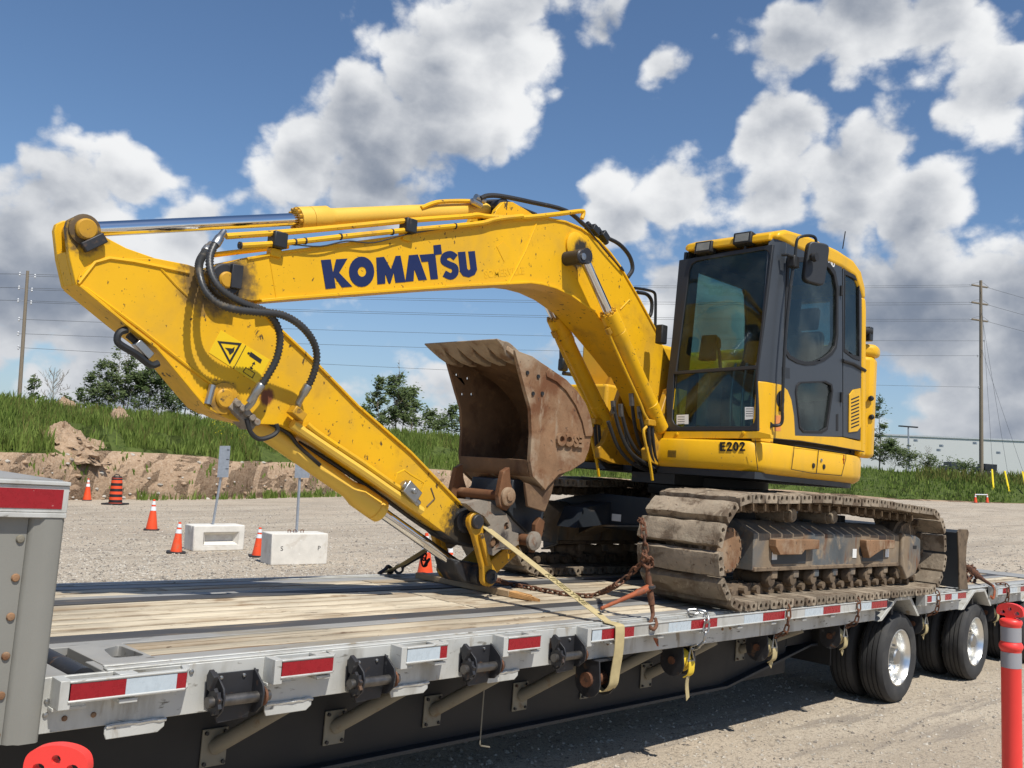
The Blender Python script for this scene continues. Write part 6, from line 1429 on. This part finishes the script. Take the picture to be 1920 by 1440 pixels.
TL = [(62,742,47,1.9,.7,500,'leaf','small dark sapling beside the left utility pole'),(185,765,50,2.9,1.1,1100,'leaf_light','slender light green tree, first from the left in the row'),(217,768,49,3.7,1.2,1700,'leaf_light','tallest feathery tree left of the stick'),
      (236,770,51,3.3,1.2,1400,'leaf','feathery tree just behind the lamp bracket of the stick'),(262,780,48,2.6,1.2,1300,'leaf','low bushy tree under the stick lamp bracket'),(300,785,47,2.7,1.5,1900,'leaf','rounded dark tree under the stick'),(345,792,46,2.5,1.5,1900,'leaf','broad dark tree below the stick pin'),(150,760,50,1.4,.6,450,'leaf','tiny sapling left of the tree row'),(122,757,50,1.0,.6,350,'leaf','knee high shrub near the dirt hump'),
      (395,800,46,2.0,1.3,1200,'leaf','shrubby tree half hidden by the stick near the cylinder pin'),
      (705,812,44,2.8,1.0,1600,'leaf_light','pointed green tree right of the stick'),(738,812,43,2.9,1.3,2100,'leaf','dense tree between stick and bucket'),(772,815,42,2.2,1.2,1600,'leaf','lower tree just left of the bucket'),(805,817,42,1.3,1.0,800,'leaf_light','bush beside the bucket mouth'),(848,819,41,1.5,.9,800,'leaf','dark bush touching the left edge of the bucket'),
      (168,764,50,2.2,.9,900,'leaf_light','slim sapling between the dirt hump and the tall feathery trees'),(250,775,50,3.1,1.0,1200,'leaf_light','light green tree directly behind the end of the stick lamp bracket'),(280,782,49,2.9,1.1,1300,'leaf_light','pale bushy tree under the middle of the stick edge'),(322,788,48,2.6,1.3,1500,'leaf_light','light tree low behind the stick edge'),(200,768,51,2.4,1.0,900,'leaf','dark thin tree between two feathery ones'),(370,796,47,2.3,1.3,1400,'leaf','thick shrub below the stick cylinder pin'),(680,810,45,1.5,.8,700,'leaf','short bush touching the upper edge of the stick'),(755,813,45,2.5,.9,1100,'leaf_light','lighter tree in the middle of the cluster left of the bucket'),(825,818,43,1.2,.9,700,'leaf','low dark bush near the bucket'),
      (1648,885,62,5.0,1.2,1900,'leaf','dark tree peeking out behind the excavator tail'),(1675,885,60,2.2,1.7,1700,'leaf','leafy bush below the white warehouse'),(1700,884,63,1.7,1.7,1200,'leaf_light','spreading bush right of the leafy one'),(1745,884,64,1.2,1.6,800,'leaf','low scrub in front of the warehouse'),(1810,885,66,.9,1.6,600,'leaf','low scrub left of the utility pole foot')]
def place_tree(nm, lb, px, t, h, w, nl, seed, m_, bare=False):
    tt = toe(px)[1]+itp(px, bkT)+2.5; k = tt/t        # stands just behind the crest of the bank
    tree(nm, lb, px, itp(px, crT)+3, tt, h*k, w*k, int(nl*1.0), seed, m_, .085*max(1, k), bare=bare)
for i, (px, py, t, h, w, nl, m_, lb) in enumerate(TL): place_tree('tree', lb, px, t, h, w, nl, 100+i, m_)
for i, (px, py, t, h, w, lb) in enumerate(((98,745,50,2.4,1.1,'bare twiggy bush right of the left utility pole'),(742,812,45,3.8,.8,'bare grey sapling sticking up above the trees by the bucket'),(1742,860,90,3.0,1.2,'bare little tree against the warehouse wall'),(232,770,54,4.2,.6,'bare thin stem rising above the feathery trees'))): place_tree('bare_tree', lb, px, t, h, w, 0, 300+i, 'leaf', True)
# ================================================================ YARD FURNITURE
def upframe(p, yaw=0, lean=0):
    x = (HR*math.cos(yaw)+HF*math.sin(yaw)); x = (x-GUP*x.dot(GUP)).normalized(); y = GUP.cross(x); M = Matrix((x, y, GUP)).transposed().to_4x4(); M.translation = p
    return M @ Matrix.Rotation(lean, 4, 'Y')
def cone(px, py, H, label, W=.36, lean=0, group='traffic cones in the yard'):
    p = ghit(px, py); M = upframe(p, .3, lean); T = thing('traffic_cone', label, 'traffic cone', tuple(p), group); rb, rt = .13*H/.7, .028
    rr = lambda h: rb+(rt-rb)*h; z0 = .035
    def band(a, b, nm, m_, d=0):
        mb = MB().lathe([(rr(a)+d, z0+a*(H-z0)), (rr(b)+d, z0+b*(H-z0))], (0, 0, 0), (0, 0, 1), 24, caps=(nm == 'cone_body')); mb.v = [tuple(M @ Vector(v_)) for v_ in mb.v]; mb.build(nm, m_, T)
    band(0, 1, 'cone_body', 'orange'); band(.62, .76, 'white_band', 'reflective', .003); band(.82, .94, 'white_band', 'reflective', .003)
    mb = MB(); mb.prism(rnd([(-W/2, -W/2), (W/2, -W/2), (W/2, W/2), (-W/2, W/2)], .05), 0, .035, ax='z'); mb.v = [tuple(M @ Vector(v_)) for v_ in mb.v]; mb.build('base', 'black_rubber', T, bevel=.005)
cone(330, 1037, .66, 'leaning orange cone against the left end of the hollowed concrete block', .40, .06)
cone(284, 994, .84, 'tall orange cone standing alone left of the concrete blocks', .40, .02)
cone(163, 938.5, .92, 'distant orange cone at the foot of the bank left of the barrel', .36)
cone(482, 1044, .62, 'orange cone half hidden behind the plain concrete block', .36, .05)
cone(796, 1096, .92, 'orange and white cone seen under the bucket cylinder rod behind the deck', .4)
cone(842, 1098, .72, 'orange cone right beside the link pin behind the deck', .4)
cone(1829, 943, .95, 'small far orange cone at the left end of the white bar', .5, 0, 'cones of the far barrier'); cone(1851, 943, .95, 'small far orange cone at the right end of the white bar', .5, 0, 'cones of the far barrier')
a, b = ghit(1829, 943), ghit(1851, 943); tag(MB().tube([a+GUP*.85, b+GUP*.85], .05, 8).build('barrier_bar', 'reflective'), 'white and orange bar resting on two far cones', 'barrier')
# barrel
p = ghit(216, 946); M = upframe(p); T = thing('traffic_barrel', 'orange and black banded construction barrel at the foot of the bank', 'barrel', tuple(p))
def lth(prof, nm, m_, par, n=28, caps=True):
    mb = MB().lathe(prof, (0, 0, 0), (0, 0, 1), n, caps); mb.v = [tuple(M @ Vector(v_)) for v_ in mb.v]; return mb.build(nm, m_, par)
rB = lambda z: .255-.055*z
lth([(rB(0), .06), (rB(1), 1.05), (.16, 1.10), (0, 1.11)], 'drum', 'orange', T)
for z in (.08, .30, .52, .74): lth([(rB(z)+.004, z), (rB(z+.11)+.004, z+.11)], 'black_band', 'black_rubber', T, caps=False)
lth([(rB(.97)+.004, .97), (rB(1.06)+.003, 1.05), (.17, 1.115), (0, 1.12)], 'top', 'black_rubber', T)
MB().tube(smooth_path([M @ Vector(q) for q in ((-.1, 0, 1.1), (-.09, 0, 1.16), (0, 0, 1.18), (.09, 0, 1.16), (.1, 0, 1.1))], 3), .02, 8).build('handle', 'black_rubber', T)
mb = MB(); mb.prism(rnd([(-.42, -.42), (.42, -.42), (.42, .42), (-.42, .42)], .12), 0, .06, ax='z'); mb.v = [tuple(M @ Vector(v_)) for v_ in mb.v]; mb.build('base', 'black_rubber', T, bevel=.01)
# concrete blocks with sign posts
def cblock(fl, fr, h, d, recess, label):
    a, b = ghit(*fl), ghit(*fr); x = (b-a); W = x.length; x.normalize(); y = GUP.cross(x).normalized()
    if y.dot(HF) < 0: y = -y
    M = Matrix((x, y, GUP)).transposed().to_4x4(); M.translation = a
    T = thing('concrete_block', label, 'concrete block', tuple(a+x*W/2+y*d/2))
    if recess:
        o_ = [(0, 0, 0), (W, 0, 0), (W, 0, h), (0, 0, h)]; i_ = [(W*.20, 0, h*.22), (W*.88, 0, h*.22), (W*.88, 0, h*.72), (W*.20, 0, h*.72)]
        mb = MB().plate(o_, [i_], (0, 0, 0), (0, .16, 0)); mb.box(.0, W, .161, d, 0, h)
        j = [(W*.27, .1605, h*.36), (W*.80, .1605, h*.36), (W*.80, .1605, h*.62), (W*.27, .1605, h*.62)]
        k_ = MB()
        vs = [Vector(q)+Vector((0, .004, 0)) for q in i_]+[Vector(q)-Vector((0, .004, 0)) for q in j]
        k_.add(vs, [(q, (q+1) % 4, 4+(q+1) % 4, 4+q) for q in range(4)]); k_.v = [tuple(M @ Vector(v_)) for v_ in k_.v]
        mb.v = [tuple(M @ Vector(v_)) for v_ in mb.v]; mb.build('block', 'concrete', T, bevel=.025, seg=3); k_.build('recess_slope', 'concrete', T)
    else:
        mb = MB().box(0, W, 0, d, 0, h); mb.v = [tuple(M @ Vector(v_)) for v_ in mb.v]; mb.build('block', 'concrete', T, bevel=.018, seg=2)
        for xx, ch in ((W*.18, 'S'), (W*.84, 'P')):
            text_mb(ch, .13, M @ frame((xx, -.001, h*.52), (1, 0, 0), (0, 0, 1)), .001, 0).build('painted_letter', 'dark', T, 0)
        for xx in (W*.35, W*.45, W*.58): q = M @ Vector((xx, d*.4, h)); MB().tube(smooth_path([q, q+GUP*.05, q+GUP*.05+x*.05, q+x*.05], 3), .008, 6).build('lifting_loop', 'rust_chain', T)
    return M, W
M1, W1 = cblock((361,1034), (457,1031.5), .56, .62, True, 'concrete block with a rectangular hollow in its face, carrying a sign post')
M2, W2 = cblock((507,1060.5), (613,1058), .62, .62, False, 'plain concrete block marked with two black letters, carrying a sign post')
def sign(M, W, h, d, top, pan, label, mats):
    b = M @ Vector((W*.45 if mats == 1 else W*.52, d*.5, h)); t = (b-CAM).dot(HF); tp_ = dpt(top[0], top[1], t); T = thing('sign_post', label, 'sign', tuple(b))
    MB().tube([b-GUP*.02, tp_], .028, 4).build('post', 'galv', T, 30)
    c = [dpt(*q, t-.05) for q in pan]; o = MB().plate(c, [], (0, 0, 0), tuple(HF*.004)).build('sign_panel', 'galv', T, 0)
    if mats == 1:
        for k in range(3):
            u0 = .12+.3*k; q = [c[0].lerp(c[3], u0).lerp(c[1].lerp(c[2], u0), .7), c[0].lerp(c[3], u0).lerp(c[1].lerp(c[2], u0), .95), c[0].lerp(c[3], u0+.02).lerp(c[1].lerp(c[2], u0+.02), .95), c[0].lerp(c[3], u0+.02).lerp(c[1].lerp(c[2], u0+.02), .7)]
            MB().plate([v_-HF*.006 for v_ in q], [], (0, 0, 0), tuple(HF*.002)).build('rail_edge', 'dark', o, 0)
sign(M1, W1, .55, .62, (424,836), [(412,836),(432,836),(428,895),(407,895)], 'tall galvanised sign post with grey sign back standing in the hollowed block', 1)
sign(M2, W2, .61, .62, (566,828), [(556,826),(584,828),(580,896),(552,896)], 'galvanised sign post standing in the plain block, its sign behind the stick', 2)
# red delineator posts close to the camera
def delineator(px, py, t, label, yaw):
    q = dpt(px, py, t); z0 = ground(q.x, q.y); H = q.z-z0; p = Vector((q.x, q.y, z0)); p -= Vector((GUP.x, GUP.y, 0))*H
    M = upframe(p, yaw); T = thing('delineator_post', label, 'delineator', tuple(p), 'red delineator posts')
    def lt(prof, nm, m_, n=32, caps=True):
        mb = MB().lathe([(r, H-h) for r, h in prof][::-1], (0, 0, 0), (0, 0, 1), n, caps); mb.v = [tuple(M @ Vector(v_)) for v_ in mb.v]; return mb.build(nm, m_, T, 50)
    lt([(0, .100), (.050, .103), (.066, .112), (.071, .125), (.068, .140), (.064, .150), (.062, .155), (.062, .255), (.066, .262), (.073, .275), (.075, .288), (.070, .302), (.064, .312), (.062, .318), (.062, H-.05)], 'tube', 'signal_red')
    lt([(.0635, .158), (.0635, .252)], 'reflective_sleeve', 'reflective_grey', caps=False); lt([(.0635, .322), (.0635, .424)], 'reflective_sleeve', 'reflective_grey', caps=False)
    o_ = rnd([(-.03, .105), (-.028, .085), (-.078, .088), (-.090, .066), (-.082, .028), (-.05, .008), (0, .0), (.05, .008), (.082, .028), (.090, .066), (.078, .088), (.028, .085), (.03, .105)], .03, 4)
    hs = [[(.013*math.cos(a), .040+.013*math.sin(a)) for a in [2*math.pi*k/12 for k in range(12)]]]+[[(sx*.046+.017*math.cos(a), .064+.013*math.sin(a)) for a in [2*math.pi*k/12 for k in range(12)]] for sx in (-1, 1)]
    mb = MB().plate([(x, -.018, H-h) for x, h in o_], [[(x, -.018, H-h) for x, h in hh] for hh in hs], (0, 0, 0), (0, .036, 0)); mb.v = [tuple(M @ Vector(v_)) for v_ in mb.v]; mb.build('handle', 'signal_red', T, 40, .005, 3)
    mb = MB().lathe([(.25, 0), (.25, .02), (.22, .05), (.08, .06)], (0, 0, 0), (0, 0, 1), 32); mb.v = [tuple(M @ Vector(v_)) for v_ in mb.v]; mb.build('base', 'black_rubber', T)
delineator(1895, 1130, 6.4, 'red delineator post with two silver bands at the right edge of the picture', -.9)
delineator(113, 1392, 2.66, 'red delineator handle with three holes at the lower left corner', .0)
# ================================================================ FAR BACKGROUND
def upole(px, pyb, pyt, t, label, arms):
    b, tp_ = dpt(px[1], pyb, t), dpt(px[0], pyt, t); T = thing('utility_pole', label, 'utility pole', tuple(b), 'wooden utility poles')
    MB().tube([b-GUP*1.0, tp_], [.0022*t, .0015*t], 12).build('pole', 'pole_wood', T); att = []
    for (y, w, kind) in arms:
        u = (y-pyb)/(pyt-pyb); c = b.lerp(tp_, u)
        if kind == 'x':
            e0, e1 = c-HR*w-HF*.4, c+HR*w*.75+HF*.4; ar = MB().tube([e0, e1], .12, 6).build('cross_arm', 'pole_wood', T)
            for s, q in ((-1, e0), (1, e1)):
                MB().lathe([(.03, 0), (.09, .05), (.05, .1), (.09, .15), (.05, .2), (.08, .25), (.03, .3)], q, HR*s, 8).build('insulator', 'insulator', ar); att.append(q)
            MB().tube(smooth_path([e0-HR*.3, c+GUP*.55, e1+HR*.3], 5), .018, 5).build('jumper_wire', 'wire', T)
        else:
            q = c+HR*w; MB().lathe([(.04, -.2), (.10, -.1), (.05, 0), (.10, .1), (.04, .2)], q, GUP, 8).build('insulator', 'insulator', T); MB().tube([c, q], .04, 6).build('insulator_arm', 'galv', T); att.append(q)
    return T, att
Tl, al = upole((52, 36), 752, 508, 85, 'wooden utility pole with curved insulator arms at the far left', [(515, -.7, 'i'), (517, .7, 'i'), (541, -.7, 'i'), (543, .5, 'i'), (565, -.7, 'i'), (567, .5, 'i'), (600, -.5, 'i'), (627, -.5, 'i'), (653, -.4, 'i')])
Tr, ar_ = upole((1839, 1840), 884, 526, 124, 'tall wooden utility pole with three cross arms at the right', [(537, 1.45, 'x'), (570, 1.45, 'x'), (602, 1.45, 'x'), (640, .45, 'i'), (669, -.45, 'i'), (728, -.3, 'i')])
def wire(a, b, sag, i, label):
    P = [a.lerp(b, k/24)-Vector((0, 0, sag*4*(k/24)*(1-k/24))) for k in range(25)]
    tag(MB().tube(P, .021, 4, caps=False).build('power_line', 'wire'), label, 'power line', 'power lines across the sky')
names = ['uppermost', 'second', 'third', 'fourth', 'fifth', 'sixth', 'seventh', 'eighth', 'lowest']
pr_ = list(zip(al, [ar_[0], ar_[0]+GUP*-.25, ar_[2], ar_[2]-GUP*.3, ar_[4], ar_[4]-GUP*.25, ar_[6], ar_[7], ar_[8]]))
for i, (a, b) in enumerate(pr_): wire(a, b, .55, i, f'{names[i]} power line between the two utility poles')
for i, q in enumerate(al[:6:2]): wire(q, q-HR*60+HF*10, .5, i, ['uppermost', 'middle', 'lower'][i]+' power line leaving the left pole to the left')
for i, q in enumerate(ar_[1:6:2]): wire(q, q+HR*60+HF*25-GUP*2.5, .5, i, ['uppermost', 'middle', 'lower'][i]+' power line leaving the right pole to the right')
tops = Tr.location
for i, (y0, x1, y1) in enumerate(((540, 1862, 888), (580, 1890, 890), (650, 1921, 893))):
    a = dpt(1839, y0, 124); b = dpt(x1, y1, 116); tag(MB().tube([a, b], .020, 4).build('guy_wire', 'wire'), ['inner', 'middle', 'outer'][i]+' guy wire of the right utility pole', 'guy wire', 'guy wires')
for i, (xa, ya, xb, yb) in enumerate(((1860,881,1863,919),(1884,884,1893,921),(1917,885,1924,912))):
    a, b = dpt(xa, ya, 110), dpt(xb, yb, 106); tag(MB().tube([a, b-GUP*.3], .11, 8).build('guy_guard', 'label_yellow'), ['leftmost', 'middle', 'rightmost'][i]+' yellow guy wire guard on the right bank', 'guy guard', 'yellow guy wire guards')
# warehouse
WT = thing('warehouse', 'long white flat roofed warehouse beyond the right bank', 'building', tuple(dpt(1800, 880, 208)))
a, b = dpt(1560, 812, 215), dpt(2400, 848, 200)
MB().plate([a, b, b-GUP*14, a-GUP*14], [], (0, 0, 0), tuple(HF*60)).build('wall', 'warehouse', WT, 0)
MB().plate([a+GUP*.35-HF*.2, b+GUP*.35-HF*.2, b-HF*.2, a-HF*.2], [], (0, 0, 0), tuple(HF*60.4)).build('parapet', 'insulator', WT, 0)
for (x, y) in ((1760, 844), (1872, 849), (1717, 826), (1765, 836), (1828, 831)):
    c = dpt(x, y, 203); MB().box(c.x-.35, c.x+.35, c.y-.35, c.y+.35, c.z-.25, c.z+.25).build('wall_lamp', 'galv', WT)
# light pole, parked trailer
b, t_ = dpt(1704, 880, 150), dpt(1703, 800, 150); LPm = thing('light_pole', 'thin twin headed light pole in front of the warehouse', 'light pole', tuple(b))
MB().tube([b, t_], [.16, .12], 8).build('mast', 'galv', LPm); MB().box(-1.5, 1.5, -.25, .25, -.1, .1, Matrix.Translation(t_) @ Matrix.Rotation(-YAW, 4, 'Z')).build('lamp_head', 'cab_dark', LPm); c = dpt(1704, 836, 150); MB().box(-.3, .3, -.15, .15, -.1, .1, Matrix.Translation(c) @ Matrix.Rotation(-YAW, 4, 'Z')).build('camera_box', 'cab_dark', LPm)
def ptruck(px, py, t, w, h, label, m_):
    c = dpt(px, py, t); T = thing('parked_trailer', label, 'trailer', tuple(c), 'trailers parked beyond the bank'); M = Matrix.Translation(c) @ Matrix.Rotation(-YAW, 4, 'Z')
    MB().box(-w/2, w/2, 0, 2.4, .9, h, M).build('box_body', m_, T, bevel=.04); MB().box(-w/2-.9, -w/2-.02, .2, 2.2, .6, h*.72, M).build('cab', 'cab_grey', T, bevel=.1)
    for x in (-w/2-.4, -w*.25, w*.35): MB().cyl(M @ Vector((x, -.05, .45)), M @ Vector((x, .3, .45)), .45, 16).build('wheel', 'tyre', T)
ptruck(1797, 893, 140, 2.4, 2.1, 'small dark parked vehicle at the foot of the warehouse left of the pole', 'cab_grey'); ptruck(1858, 894, 140, 1.8, 1.9, 'small dark parked vehicle right of the utility pole foot', 'cab_dark')
